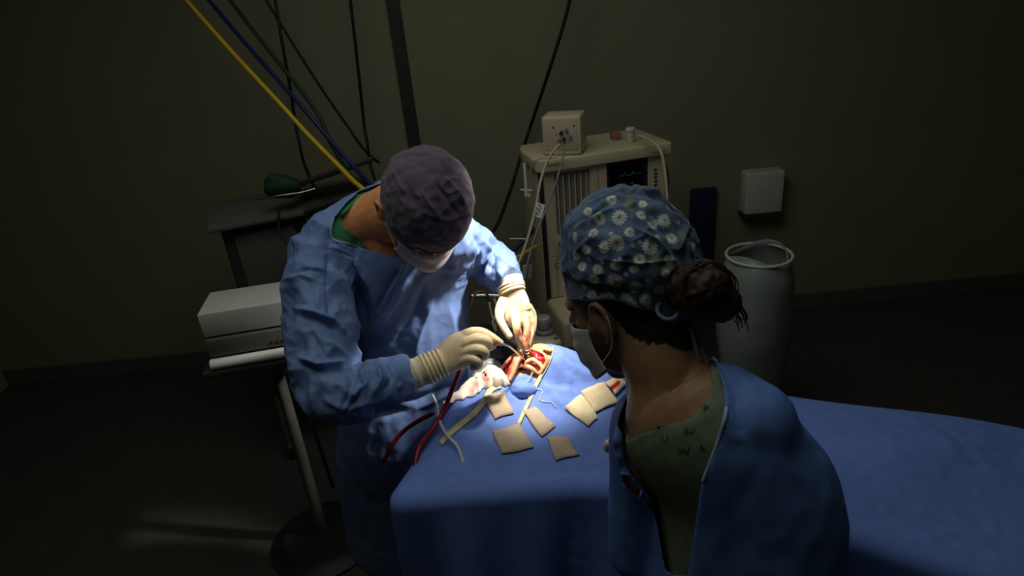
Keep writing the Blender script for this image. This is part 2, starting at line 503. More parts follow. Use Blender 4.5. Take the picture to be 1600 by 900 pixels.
# shallow wrinkles on the top
wr = 0.004 * fbm(DV, (9, 14, 3), 3) + 0.0025 * np.abs(fbm(DV + 7.1, (26, 11, 3), 2))
DV[:, 2] += np.where(inn, wr, 0)
nx_, ny_ = len(xs), len(ys)
DF = [(i * ny_ + j, (i + 1) * ny_ + j, (i + 1) * ny_ + j + 1, i * ny_ + j + 1) for i in range(nx_ - 1) for j in range(ny_ - 1)]
NU = np.tile(np.array([0, 0, 1.0]), (len(DV), 1))
DV = creases(DV, NU, [
    ([(862, 560), (880, 585), (920, 610)], 5, 0.006), ([(850, 590), (880, 605), (930, 598)], 6, -0.005),
    ([(868, 556), (900, 580), (945, 590)], 5, 0.005), ([(845, 598), (870, 625), (900, 660)], 6, 0.005),
    ([(795, 606), (815, 616), (838, 606)], 7, -0.010), ([(740, 630), (790, 615), (815, 625)], 6, 0.004),
    ([(830, 625), (880, 632), (930, 680)], 8, 0.004), ([(690, 660), (740, 650), (800, 690)], 8, 0.005),
    ([(872, 548), (890, 565), (905, 590)], 4, 0.005), ([(870, 575), (895, 600), (905, 630)], 4, -0.004), ([(880, 560), (915, 575), (950, 580)], 4, -0.004), ([(842, 605), (868, 612), (900, 606)], 4, 0.005)], 1.7)
from mathutils.bvhtree import BVHTree
DBVH.append(BVHTree.FromPolygons(DV.tolist(), DF))
dpx = proj(DV)
kill = (inside(dpx[:, :2], FIELD_PX) & inn) | (hang > 0.62)
DV2, DF2, used = cut(DV, DF, kill)
drape = obj('surgical_drape', (DV2, DF2), M_drape, loc=(0.2, 1.2, 0.3))
tag(drape, 'blue surgical drape over the patient with an opening at the wound', 'drape')
solid(drape, 0.0015)
# cream hem along the right side of the opening
hem = [on_drape(*q, 0.004) for q in ((846, 592), (855, 577), (863, 558), (864, 544))]
obj('hem', loft(hem, [(0.0018, 0.0012)], segs=8, side=np.array([0, 0, 1.0])), M_strip, drape)
# raised blue fold over the upper face
rc = on_drape(816, 602, -0.011)
rv, rf_ = ellipsoid(rc, (nrm(np.array([1, -.1, 0])), nrm(np.array([.1, 1, 0])), np.array([0, 0, 1.0])), (.038, .031, .022), 32, 24)
rv = rv + (rv - rc) * (0.16 * fbm(rv, 45, 2))[:, None]
obj('raised_fold', (rv, rf_), M_drape, drape)

# ------------------------------------------------------------------ people: heads
def head_parts(c, Fd, Ud, k=1.0, ear=0.0):
    """closed pieces of a head that are fused with the body; c = between the ears"""
    Ld = np.cross(Ud, Fd)                        # the person's left
    ax = (Ld, Fd, Ud)
    def q(l, f, u): return c + k * (l * Ld + f * Fd + u * Ud)
    parts = [ellipsoid(q(0, -0.008, 0.035), ax, np.array((0.074, 0.094, 0.082)) * k),
             ellipsoid(q(0, 0.03, -0.02), ax, np.array((0.062, 0.062, 0.085)) * k),
             ellipsoid(q(0, 0.035, -0.075), ax, np.array((0.046, 0.048, 0.04)) * k),
             ellipsoid(q(0, 0.06, -0.1), ax, np.array((0.025, 0.026, 0.02)) * k),
             loft([q(0, 0.088, 0.01), q(0, 0.098, -0.02), q(0, 0.105, -0.042), q(0, 0.094, -0.05)], [0.009 * k, 0.010 * k, 0.012 * k, 0.011 * k]),
             loft([q(-0.050, 0.058, 0.028), q(-0.025, 0.080, 0.034), q(0, 0.085, 0.03), q(0.025, 0.080, 0.034), q(0.050, 0.058, 0.028)], [0.009 * k]),
             loft([q(-0.022, 0.083, -0.072), q(0, 0.09, -0.074), q(0.022, 0.083, -0.072)], [0.009 * k]),
             loft([q(-0.043, 0.064, -0.02), q(-0.056, 0.03, -0.02)], [0.010 * k]), loft([q(0.043, 0.064, -0.02), q(0.056, 0.03, -0.02)], [0.010 * k])]
    q0_ = q
    for s in (-1, 1):
        q = lambda l, f, u, s=s: q0_(l + s * ear, f, u)
        parts.append(ellipsoid(q(s * 0.079, -0.012, -0.012), (nrm(Ld * s + Fd * -0.5), nrm(Fd + Ld * s * 0.5), Ud), np.array((0.007, 0.016, 0.028)) * k))
        parts.append(loft([q(s * 0.078, 0.004, -0.028), q(s * 0.08, 0.004, 0.004), q(s * 0.086, -0.008, 0.02), q(s * 0.092, -0.024, 0.016), q(s * 0.09, -0.028, -0.006), q(s * 0.083, -0.014, -0.036), q(s * 0.079, -0.002, -0.044)], [0.0055 * k]))
        q = q0_
        parts.append(ellipsoid(q(s * 0.031, 0.076, 0.008), ax, np.array((0.014, 0.012, 0.010)) * k))
    return parts, q, ax

def cap_geo(q, ax, k, edge, grow=(0.084, 0.108, 0.098), cen=(0, -0.012, 0.03), nu=260, nv=120, wr=0.004, folds=(), seed=0.0, low=1.0):
    """cloth cap: a shell on the skull; edge(phi) = height of its hem (phi 0 = front, pi = back)"""
    Ld, Fd, Ud = ax; c = q(*cen)
    V = np.zeros((nv + 1, nu, 3))
    ph = np.linspace(0, 2 * math.pi, nu, endpoint=False)
    for j, p in enumerate(ph):
        zn = (edge(p) - cen[2]) / grow[2]
        tot = math.acos(min(zn, 0.98)) if zn > 0 else math.pi / 2 - zn
        t = np.linspace(0.004, tot, nv + 1); d = np.maximum(0, t - math.pi / 2)
        r = np.where(d > 0, 1 - low * 0.5 * d * d, np.sin(t)); z = np.where(d > 0, -d, np.cos(t))
        V[:, j] = c + k * (np.outer(grow[0] * r * math.sin(p), Ld) + np.outer(grow[1] * r * math.cos(p), Fd) + np.outer(grow[2] * z, Ud))
    V = V.reshape(-1, 3)
    N = V - c; N /= np.linalg.norm(N, axis=1)[:, None]
    V = V + N * (wr * fbm(V + seed, 14, 3) + wr * 0.7 * (1 - np.abs(fbm(V + seed + 3, (22, 30, 22), 2)) * 2))[:, None]
    V = creases(V, N, folds)
    Fc = []
    for i in range(nv):
        for j in range(nu):
            k2 = (j + 1) % nu; Fc.append((i * nu + j, (i + 1) * nu + j, (i + 1) * nu + k2, i * nu + k2))
    Fc.append(tuple(range(nu)))
    return V, Fc

def mask_geo(q, k, w=1.25, z0=-0.105, z1=0.0, nu=60, nv=36):
    V = np.zeros((nv + 1, nu + 1, 3))
    for i in range(nv + 1):
        z = z0 + (z1 - z0) * i / nv
        for j in range(nu + 1):
            a = -w + 2 * w * j / nu
            m = math.exp(-(a / 0.5) ** 2)
            h = math.sin(math.pi * i / nv)
            rf = 0.118 - 0.016 * (i / nv) ** 4 - 0.25 * max(0, -z - 0.055) * (1 if z < -0.055 else 0) + 0.014 * m * h + 0.0022 * math.sin(i / nv * math.pi * 7) * math.exp(-(a / 0.9) ** 4)
            zz = z * (1 - 0.35 * (abs(a) / w) ** 2) - 0.014 * (abs(a) / w) ** 2
            V[i, j] = q(math.sin(a) * 0.081, math.cos(a) * rf - 0.005, zz)
    V = V.reshape(-1, 3); n = nu + 1
    Fc = [(i * n + j, i * n + j + 1, (i + 1) * n + j + 1, (i + 1) * n + j) for i in range(nv) for j in range(nu)]
    return V, Fc

def eyes(q, ax, k, parent):
    for s in (-1, 1):
        e_ = obj('eye', ellipsoid(q(s * 0.031, 0.0815, 0.006), ax, np.array((0.011, 0.009, 0.006)) * k, 14, 10), M_white, parent)
        obj('iris', ellipsoid(q(s * 0.031, 0.0895, 0.005), ax, np.array((0.0048, 0.002, 0.0048)) * k, 12, 8), M_hair, e_)

def finger(pts, rs, segs=12):
    return loft(pts, rs, segs=segs, sub=4)

# ------------------------------------------------------------------ the surgeon
KS = 1.07
def S(px, py, d): return P(px, py, d * KS)
def SR(*r): return [x * KS if np.isscalar(x) else (x[0] * KS, x[1] * KS) for x in r]
pel = S(632, 690, 1.74)
foot0 = np.array([pel[0] - 0.03, pel[1] + 0.03, 0.0])
torso_pts = [np.array([foot0[0], foot0[1], 0.32]), np.array([foot0[0] + 0.01, foot0[1] - 0.01, 0.55]), pel, S(640, 600, 1.70), S(640, 520, 1.66), S(632, 450, 1.60), S(622, 395, 1.53), S(612, 350, 1.49), S(612, 325, 1.46)]
torso_r = SR((.20, .16), (.19, .15), (.180, .13), (.172, .13), (.162, .13), (.158, .125), (.165, .11), (.14, .085), (.07, .06))
girdle = [S(502, 402, 1.45), S(540, 357, 1.47), S(605, 335, 1.48), S(680, 355, 1.50), S(706, 380, 1.48)]
girdle_r = SR(.072, .064, .066, .066, .066)
armR = [S(503, 402, 1.45), S(499, 470, 1.42), S(503, 560, 1.38), S(515, 612, 1.35)]
foreR = [S(515, 612, 1.35), S(560, 612, 1.345), S(608, 599, 1.36), S(643, 585, 1.378)]
armL = [S(700, 375, 1.48), S(728, 388, 1.57), S(752, 402, 1.62), S(776, 421, 1.59), S(797, 441, 1.545)]
g = join([loft(torso_pts, torso_r, 28, CR, 6), loft(girdle, girdle_r, 20), loft(armR, SR(.072, .075, .075, .066), 20),
          loft(foreR, SR(.066, .062, .053, .043), 20, round_ends=(True, False)), loft(armL, SR(.068, .064, .061, .053, .040), 20, round_ends=(True, False))])
V, Fc, N = remesh(g, 0.0040, 14, 0.5)
# large soft folds, then the sharp ones that the photograph shows
dA = np.min([np.linalg.norm(V - c_, axis=1) for c_ in np.vstack([catmull(armR, 8), catmull(foreR, 8), catmull(armL, 8)])], axis=0)
wA = 0.18 + 0.82 * np.clip((0.13 - dA) / 0.04, 0, 1)
Dn = 0.006 * fbm(V, (7, 7, 4), 3) + wA * (0.024 * (0.25 - np.abs(fbm(V + 2, (9, 12, 9), 1))) + 0.015 * (0.22 - np.abs(fbm(V + 4, (21, 17, 15), 1))) + 0.006 * (0.2 - np.abs(fbm(V + 6, (38, 30, 34), 1))))
V = V + N * Dn[:, None]
V = creases(V, N, [
    ([(515, 400), (510, 450), (515, 500)], 4, -0.007), ([(507, 335), (515, 380), (508, 440)], 5, -0.004),
    ([(520, 395), (555, 410), (580, 450), (590, 500)], 7, 0.010), ([(518, 410), (550, 430), (566, 470), (572, 520)], 7, -0.014),
    ([(555, 520), (560, 560), (550, 600)], 8, -0.016), ([(640, 405), (612, 450), (590, 490)], 5, 0.012),
    ([(628, 415), (602, 460), (585, 490)], 6, -0.012), ([(640, 430), (600, 500), (575, 540)], 9, 0.012),
    ([(665, 440), (648, 490), (610, 545)], 8, -0.010), ([(680, 460), (660, 510), (645, 560)], 8, 0.008),
    ([(440, 440), (470, 430), (500, 440)], 5, 0.009), ([(452, 430), (480, 420), (505, 425)], 4, -0.007),
    ([(455, 480), (490, 488), (520, 500), (548, 530)], 5, 0.012), ([(460, 492), (500, 500), (535, 520)], 5, -0.010),
    ([(462, 555), (495, 570), (545, 565)], 5, 0.012), ([(470, 568), (505, 580), (550, 575)], 5, -0.012),
    ([(545, 575), (550, 600), (535, 640)], 4, -0.013), ([(560, 570), (570, 600), (545, 625)], 4, 0.011), ([(570, 585), (560, 620), (530, 655)], 4, -0.010),
    ([(585, 560), (596, 590), (580, 620)], 5, 0.012), ([(598, 565), (612, 590), (600, 615)], 4, -0.010), ([(620, 572), (628, 595), (622, 612)], 4, 0.008),
    ([(500, 620), (540, 640), (580, 628)], 6, 0.008), ([(505, 530), (530, 545), (545, 560)], 5, 0.008), ([(480, 510), (500, 545), (512, 570)], 6, -0.008),
    ([(740, 360), (752, 385), (742, 430)], 4, -0.010), ([(752, 372), (768, 395), (758, 440)], 4, 0.010), ([(765, 385), (772, 405), (768, 445)], 3, -0.009),
    ([(775, 400), (792, 410), (806, 425)], 4, 0.007), ([(772, 420), (783, 430), (780, 450)], 3, 0.008), ([(760, 410), (775, 425), (772, 452)], 3, -0.007),
    ([(700, 470), (712, 530), (720, 600)], 10, 0.008), ([(735, 470), (735, 540), (738, 590)], 7, -0.006),
    ([(620, 630), (650, 625), (720, 600)], 8, -0.010), ([(560, 640), (600, 645), (640, 640)], 8, -0.012), ([(650, 640), (690, 620), (735, 600)], 6, 0.008),
    ([(515, 372), (540, 380), (562, 390)], 3, -0.005), ([(512, 384), (535, 392), (555, 402)], 3, 0.006)], 0.95)
px = proj(V)
NECK_S = [(600, 284), (560, 299), (540, 317), (521, 341), (518, 372), (545, 381), (575, 391), (612, 401), (640, 404), (690, 400), (712, 360), (680, 290)]
kill = inside(px[:, :2], NECK_S) & (px[:, 2] < 1.50 * KS) & (((CAM - V) * N).sum(1) > -0.02)
GV, GF, used = cut_clean(V, Fc, kill, NECK_S)

# body: the same skeleton, slimmer, with neck, head, legs and hands inside the gloves
hc = S(665, 327, 1.335)
Ud = nrm(cv(.33, .14, -.93)); Fd0 = cv(.20, -.95, -.05); Fd = nrm(Fd0 - Ud * (Fd0 @ Ud))
hp, hq, hax = head_parts(hc, Fd, Ud, 1.06, 0.008)
sb = [loft(torso_pts[2:], SR((.148, .10), (.14, .098), (.134, .098), (.132, .096), (.14, .085), (.125, .070), (.06, .055)), 24, CR, 5),
      loft(girdle, SR(.050, .048, .054, .048, .046), 16), loft(armR, SR(.044, .042, .040, .036), 14), loft(foreR, SR(.036, .034, .028, .020), 14), loft(armL, SR(.042, .040, .034, .028, .020), 14),
      loft([S(605, 345, 1.475), S(622, 335, 1.42), hq(0, -0.02, -0.03)], SR(.066, .058, .055), 18),
      loft([S(560, 350, 1.47), S(590, 335, 1.455), S(615, 318, 1.43)], SR(.052, .055, .05), 18),
      loft([foreR[-1], S(690, 566, 1.395), S(715, 550, 1.397)], SR(.021, .020, (.018, .012)), 12), loft([armL[-1], S(800, 455, 1.54), S(804, 480, 1.532)], SR(.021, .020, (.018, .011)), 12)]
for s_ in (-1, 1):
    hipp = pel + CR * 0.085 * s_ - np.array([0, 0, 0.03]); ft = np.array([foot0[0] + 0.10 * s_, foot0[1] + 0.02, 0.05])
    sb.append(loft([hipp, (hipp + ft) / 2 + np.array([0, -0.02, 0.03]), ft + np.array([0, 0, 0.06]), ft], [.085, .058, .04, .042], 14))
    sb.append(loft([ft + np.array([0, 0.05, -0.01]), ft + np.array([0.03, -0.08, -0.018]), ft + np.array([0.05, -0.16, -0.024])], [.036, .038, .026], 12))
BV, BF, BN = remesh(join(sb + hp), 0.0042, 4, 0.5)
surgeon = obj('person', (BV, BF), M_skin, loc=foot0)
tag(surgeon, 'person in blue gown and plain plum cap bending over the patient, instruments in hands', 'person')
eyes(hq, hax, 1.06, surgeon)
gown = obj('gown', (GV, GF), M_gown, surgeon)
solid(gown, 0.002)
# neckline binding
nl = [(598, 285), (560, 299), (540, 317), (521, 341), (518, 372), (545, 381), (575, 391), (612, 401), (645, 404)]
gp = proj(GV)
def snap(GVp, GV_, q_, dmax=9e9):
    d = np.hypot(GVp[:, 0] - q_[0], GVp[:, 1] - q_[1]) + 40 * np.maximum(0, GVp[:, 2] - GVp[:, 2][np.argmin(np.hypot(GVp[:, 0] - q_[0], GVp[:, 1] - q_[1]))])
    return GV_[np.argmin(d)]
rim = [snap(gp, GV, q_) for q_ in nl]
obj('neck_binding', loft(rim, [0.0022], segs=8, sub=6), M_bind, gown)

# scrub collar showing in the neckline
SCV, SCF, SCN = remesh(join([loft(torso_pts[3:], SR((.155, .108), (.144, .108), (.141, .106), (.150, .095), (.130, .077), (.062, .056)), 24, CR, 5),
                             loft(girdle, SR(.058, .055, .060, .055, .053), 16)]), 0.006, 4)
sp = proj(SCV)
SKIN_S = [(640, 280), (588, 290), (566, 305), (545, 325), (534, 338), (534, 352), (548, 365), (563, 377), (580, 392), (612, 403), (720, 420), (720, 280)]
kill = inside(sp[:, :2], SKIN_S) & (sp[:, 2] < 1.6 * KS)
a_, b_, _ = cut_clean(SCV, SCF, kill, SKIN_S)
scrub = obj('scrub_shirt', (a_, b_), M_scrubg, surgeon)
rimq = [(570, 303), (548, 323), (534, 338), (534, 352), (548, 365), (563, 377), (580, 391)]
ap = proj(a_); obj('collar_band', loft([snap(ap, a_, q_) for q_ in rimq], [0.004], segs=8), M_scrubg, scrub)

# cap, hair, mask
scap = cap_geo(hq, hax, 1.06, lambda p: 0.016 + 0.016 * (1 + math.cos(p)) / 2 - 0.030 * (1 - math.cos(p)) / 2 + 0.012 * math.sin(p) ** 2, grow=(0.094, 0.110, 0.095), wr=0.004, folds=[
    ([(655, 295), (672, 320), (690, 345)], 4, 0.005), ([(680, 285), (700, 310), (712, 335)], 4, -0.005), ([(690, 272), (715, 300), (728, 335)], 4, 0.005),
    ([(612, 262), (625, 290), (635, 305)], 4, 0.004), ([(598, 262), (606, 290), (612, 310)], 3, -0.004), ([(640, 290), (650, 315), (655, 340)], 4, -0.004),
    ([(705, 290), (728, 320), (735, 345)], 4, 0.004), ([(600, 250), (640, 240), (690, 245)], 6, 0.003), ([(655, 330), (700, 345), (735, 330)], 4, 0.003)])
scap_o = obj('surgical_cap', scap, M_cap, surgeon); solid(scap_o, 0.002)
n_ = 260; hemv = scap[0][-n_:][::10]
obj('cap_band', loft(np.vstack([hemv, hemv[:1]]), [0.0025], segs=8, sub=3), M_cap, scap_o)
bk = [hq(s_ * 0.058 * math.sin(a), -0.088 * math.cos(a) + 0.0, -0.012) for s_, a in ((1, 1.25), (1, .8), (1, .4), (1, 0), (-1, .4), (-1, .8), (-1, 1.25))]
obj('hair', loft(bk, [(0.032, 0.010)], segs=12, side=Ud), M_hair1, surgeon)
smask = obj('face_mask', mask_geo(hq, 1.06, 0.95), M_maskw, surgeon); solid(smask, 0.0015)
for s_ in (-1, 1):
    obj('mask_strap', tube([hq(s_ * 0.063, 0.066, -0.022), hq(s_ * 0.081, 0.015, 0.005), hq(s_ * 0.086, -0.012, 0.028)], 0.0013), M_strap, smask)
    obj('mask_strap', tube([hq(s_ * 0.063, 0.058, -0.075), hq(s_ * 0.078, -0.01, -0.062), hq(s_ * 0.07, -0.05, -0.05)], 0.0013), M_strap, smask)

# cuffs and gloves
def wrinkle_loft(pts, rads, side, segs=28, sub=10, n=7, amp=0.0016, skew=0.6):
    v, f = loft(pts, rads, segs, side, sub, (False, False))
    c0, c1 = np.asarray(pts[0]), np.asarray(pts[-1]); t = nrm(c1 - c0); L = np.linalg.norm(c1 - c0)
    u = (v - c0) @ t / L
    c = c0 + np.outer(np.clip(u, 0, 1) * L, t); nr = v - c; nr /= np.linalg.norm(nr, axis=1)[:, None] + 1e-9
    ang = (nr @ nrm(side))
    return v + nr * (amp * np.sin(u * n * 6.28 + ang * skew * 2))[:, None], f
sideR = cv(.40, .86, 0); sideL = cv(.95, .28, 0)
cuffR = wrinkle_loft([S(634, 589, 1.374), S(652, 582, 1.383), S(670, 575, 1.389)], SR(.034, .033, .032), sideR, n=3, amp=0.001)
obj('cuff', cuffR, M_cuff, surgeon)
cuffL = wrinkle_loft([S(795, 437, 1.55), S(798, 446, 1.545), S(800, 455, 1.54)], SR(.033, .033, .031), sideL, n=2, amp=0.001)
obj('cuff', cuffL, M_cuff, surgeon)

def glove(name, parts, cuffgeo, label, stain):
    gv, gf, gn = remesh(join(parts), 0.0017, 3, 0.5)
    o = obj('glove', join([(gv, gf)]), M_gloveb, surgeon)
    v = np.array([x.co[:] for x in o.data.vertices]) + wloc(o)
    p_ = proj(v)
    base = s2l((236, 214, 172)); col = np.tile(base, (len(v), 1))
    red = s2l((196, 70, 48))
    nzv = fbm(v, 90, 3) * 0.5 + 0.5
    for (cx, cy, rx, ry, a) in stain:
        m = np.clip(1.25 - np.hypot((p_[:, 0] - cx) / rx, (p_[:, 1] - cy) / ry), 0, 1) * a * np.clip(nzv * 1.6 - 0.2, 0, 1)
        col = col * (1 - m[:, None]) + red * m[:, None]
    vcolor(o, col)
    c_ = obj('glove_cuff', cuffgeo, M_glove, o); solid(c_, 0.001)
    return o
handR = [loft([S(676, 573, 1.39), S(690, 566, 1.395), S(705, 556, 1.395), S(722, 546, 1.395), S(736, 540, 1.395)], SR((.030, .024), (.030, .022), (.036, .020), (.040, .018), (.033, .015)), 20, sideR),
         finger([S(722, 526, 1.398), S(738, 519, 1.395), S(754, 519.5, 1.40), S(769, 527, 1.405), S(782, 535.5, 1.41)], SR(.0125, .0115, .0105, .0092, .0075)),
         finger([S(722, 540, 1.39), S(742, 531, 1.383), S(759, 532, 1.383), S(764, 540, 1.395), S(757, 547, 1.41)], SR(.0125, .0120, .0108, .0098, .0085)),
         finger([S(722, 552, 1.388), S(740, 546, 1.378), S(755, 548, 1.374), S(758, 556, 1.385), S(749, 561, 1.402)], SR(.0125, .0115, .0105, .0095, .0085)),
         finger([S(720, 564, 1.388), S(733, 560, 1.378), S(746, 564, 1.374), S(748, 571, 1.386), S(739, 574, 1.402)], SR(.012, .0105, .0095, .0088, .008)),
         finger([S(705, 564, 1.41), S(728, 557, 1.428), S(750, 548, 1.43), S(770, 540, 1.418)], SR(.016, .013, .011, .0085))]
gcR = wrinkle_loft([S(664, 577.5, 1.387), S(672, 574, 1.389), S(682, 569.5, 1.392), S(692, 565, 1.395)], SR(.0345, .0335, .0325, .0315), sideR, n=4.5, amp=0.0018)
glR = glove('glove', handR, gcR, '', [(779, 534, 6, 5, 0.9), (766, 543, 8, 4, 0.4)])
handL = [loft([S(800, 448, 1.543), S(801, 458, 1.54), S(804, 473, 1.535), S(806, 489, 1.53), S(810, 498, 1.527)], SR((.029, .022), (.031, .022), (.036, .02), (.0375, .018), (.030, .014)), 20, sideL),
         finger([S(788, 470, 1.53), S(781.5, 484, 1.515), S(781, 498, 1.50), S(787.5, 512, 1.492), S(796, 525, 1.488)], SR(.015, .0130, .0105, .0094, .0080)),
         finger([S(800, 484, 1.53), S(805, 497, 1.510), S(807, 510, 1.497), S(811, 528, 1.502), S(817, 541, 1.511)], SR(.0120, .0112, .0104, .0092, .0075)),
         finger([S(813, 486, 1.53), S(820, 498, 1.52), S(823.5, 513, 1.516), S(822, 530, 1.515), S(820, 545, 1.517)], SR(.0118, .0105, .0096, .0088, .0075)),
         finger([S(822, 486, 1.535), S(828.5, 498, 1.535), S(830.5, 513, 1.533), S(828, 527, 1.525), S(824, 541, 1.52)], SR(.0112, .0100, .0090, .0082, .0072)),
         finger([S(825, 480, 1.54), S(832, 491, 1.55), S(833.5, 503, 1.55), S(832, 517, 1.545), S(827, 531, 1.535)], SR(.0115, .0100, .0090, .0082, .0072))]
gcL = wrinkle_loft([S(797.5, 446, 1.545), S(799, 452, 1.543), S(801, 458, 1.54)], SR(.0355, .034, .0325), sideL, n=2.5, amp=0.0012)
glL = glove('glove', handL, gcL, '', [(820, 532, 12, 20, 1.0), (812, 520, 7, 13, 0.9), (829, 508, 6, 18, 0.7), (818, 488, 5, 12, 0.6), (824, 480, 3, 14, 0.6), (813, 474, 4, 10, 0.45), (788, 480, 3, 5, 0.3)])

# ------------------------------------------------------------------ the nurse
shL, shR = P(1006, 662, 1.07), P(1172, 657, 0.885)
AX = nrm(shR - shL)
foot1 = np.array([0.34, 0.69, 0.0])
nt_pts = [np.array([0.345, 0.685, 0.32]), np.array([0.335, 0.70, 0.6]), np.array([0.33, 0.70, 0.85]), np.array([0.325, 0.72, 1.02]), np.array([0.31, 0.745, 1.14]), P(1078, 668, 0.965), P(1056, 635, 0.98), P(1050, 612, 0.985)]
nt_r = [(.20, .16), (.19, .15), (.18, .14), (.155, .12), (.150, .115), (.140, .10), (.105, .075), (.06, .055)]
ngir = [shL, P(1024, 638, 1.03), P(1055, 618, .985), P(1112, 622, .93), shR]
ngr = [.056, .052, .056, .056, .060]
elR = shR + np.array([0.03, -0.03, -0.27]); haR = elR + np.array([-0.10, 0.21, 0.02])
elL = shL + np.array([-0.02, -0.02, -0.27]); haL = elL + np.array([0.15, 0.09, -0.03])
narms = [([shR, (shR + elR) / 2 + np.array([.02, -.01, 0]), elR], [.060, .058, .052]), ([elR, (elR + haR) / 2, haR], [.052, .048, .036]),
         ([shL, (shL + elL) / 2, elL], [.056, .054, .05]), ([elL, (elL + haL) / 2, haL], [.05, .046, .036])]
g = join([loft(nt_pts, nt_r, 28, AX, 6), loft(ngir, ngr, 20)] + [loft(a, r, 18) for a, r in narms])
V, Fc, N = remesh(g, 0.0075, 8, 0.5)
V = V + N * (0.004 * fbm(V + 11, (8, 8, 5), 3) + 0.003 * (0.5 - np.abs(fbm(V + 15, (18, 18, 10), 2))))[:, None]
V = creases(V, N, [([(1125, 590), (1140, 640), (1135, 690)], 6, 0.005), ([(1150, 610), (1150, 650), (1160, 690)], 7, -0.005), ([(1120, 660), (1140, 680), (1165, 690)], 6, 0.004)])
px = proj(V)
NECK_N = [(1098, 543), (1120, 566), (1131, 600), (1133, 640), (1122, 690), (1095, 760), (1075, 900), (1040, 900), (1020, 800), (975, 760), (958, 690), (968, 645), (985, 605), (985, 560), (1040, 480)]
kill = inside(px[:, :2], NECK_N) & (px[:, 2] < 1.30) & ((((CAM - V) * N).sum(1) > -0.02) | (V[:, 2] > 1.20))
NGV, NGF, used = cut_clean(V, Fc, kill, NECK_N)
nhc = P(972, 471, 1.03)
Fn = nrm(cv(-.64, -.32, .70)); Un0 = cv(-.38, .92, -.04); Un = nrm(Un0 - Fn * (Un0 @ Fn))
hpn, nq, nax = head_parts(nhc, Fn, Un, 1.0)
nb = [loft(nt_pts[2:], [(.155, .115), (.132, .10), (.128, .095), (.122, .083), (.095, .066), (.055, .052)], 24, AX, 5), loft(ngir, [.042, .042, .048, .044, .046], 16)]
nb += [loft(a, [x * 0.62 for x in r], 14) for a, r in narms]
nb += [loft([P(1052, 645, .985), P(1046, 595, .985), P(1026, 545, .99), nq(0, -0.025, -0.02)], [(.074, .066), .063, .061, .060], 20),
       loft([P(1000, 668, 1.04), P(1006, 610, 1.02), P(1000, 550, 1.02)], [.022, .028, .03], 14),
       loft([P(1100, 622, .945), P(1076, 590, .965), P(1050, 550, .985)], [.045, .042, .04], 14)]
for s_ in (-1, 1):
    hipp = nt_pts[2] + AX * 0.08 * s_ - np.array([0, 0, 0.04]); ft = np.array([foot1[0], foot1[1], 0.05]) + AX * 0.09 * s_ * np.array([1, 1, 0])
    nb.append(loft([hipp, (hipp + ft) / 2 + np.array([0, 0.02, 0.03]), ft + np.array([0, 0, 0.06]), ft], [.085, .055, .038, .04], 14))
    nb.append(loft([ft + np.array([0.03, -0.03, -0.012]), ft + np.array([-0.06, 0.08, -0.02]), ft + np.array([-0.10, 0.13, -0.026])], [.034, .034, .024], 12))
NBV, NBF, NBN = remesh(join(nb + hpn), 0.0042, 4, 0.5)
nurse = obj('person', (NBV, NBF), M_skin2, loc=foot1)
tag(nurse, 'person in daisy print cap seen from behind, dark hair bun, facing the patient', 'person')
eyes(nq, nax, 1.0, nurse)
ngown = obj('gown', (NGV, NGF), M_gown2, nurse); solid(ngown, 0.002)
gp = proj(NGV)
rimq = [(1095, 545), (1120, 566), (1131, 600), (1133, 640), (1122, 690), (1100, 750)]
obj('neck_binding', loft([snap(gp, NGV, q_) for q_ in rimq], [0.0028], segs=8), M_bind, ngown)
rimq = [(986, 603), (968, 645), (958, 690)]
obj('neck_binding', loft([snap(gp, NGV, q_) for q_ in rimq], [0.0028], segs=8), M_bind, ngown)

V, Fc, N = remesh(join([loft(nt_pts[1:], [(.178, .138), (.168, .128), (.144, .109), (.139, .105), (.131, .092), (.100, .070), (.058, .054)], 24, AX, 5), loft(ngir, [.049, .047, .052, .050, .053], 16)]), 0.0042, 5)
sp = proj(V)
SKIN_N = [(968, 694), (1000, 680), (1030, 668), (1085, 652), (1106, 626), (1114, 600), (1110, 566), (1085, 535), (1060, 470), (960, 470), (930, 700)]
kill = inside(sp[:, :2], SKIN_N) & (sp[:, 2] < 1.30) & ((((CAM - V) * N).sum(1) > -0.02) | (V[:, 2] > 1.20))
a_, b_, _ = cut_clean(V, Fc, kill, SKIN_N)
nscrub = obj('scrub_shirt', (a_, b_), M_scrubl, nurse)
ap = proj(a_); colv = np.tile(s2l((112, 124, 98)), (len(a_), 1)); ink = s2l((40, 46, 40))
def strokes(lines, w):
    for ln in lines:
        d, _t = seg_dist(ap[:, :2], ln); m = np.clip(1.4 - d / w, 0, 1)[:, None]
        colv[:] = colv * (1 - m) + ink * m
strokes([[(1072, 671), (1072, 681)], [(1082, 670), (1082, 680)], [(1072, 676), (1082, 675)]], 1.7)              # H
strokes([[(1034, 682), (1036, 689), (1042, 689), (1043, 681)]], 1.7)                                            # U
strokes([[(1028, 672), (1030, 664), (1036, 671), (1037, 663)]], 1.5)                                            # N
strokes([[(1098, 634), (1108, 638)], [(1102, 628), (1101, 642)]], 1.5)                                          # T
strokes([[(1108, 590), (1114, 596), (1109, 602)]], 1.2)
strokes([[(1060, 700), (1062, 712), (1068, 702), (1074, 712), (1077, 700)]], 1.7)
strokes([[(1095, 690), (1095, 702), (1103, 702)]], 1.7)
vcolor(nscrub, colv)
rimq = [(1108, 562), (1111, 590), (1104, 620), (1085, 652), (1030, 668), (1000, 680), (972, 692)]
obj('collar_band', loft([snap(ap, a_, q_) for q_ in rimq], [0.0030], segs=8), M_scrubc, nscrub)

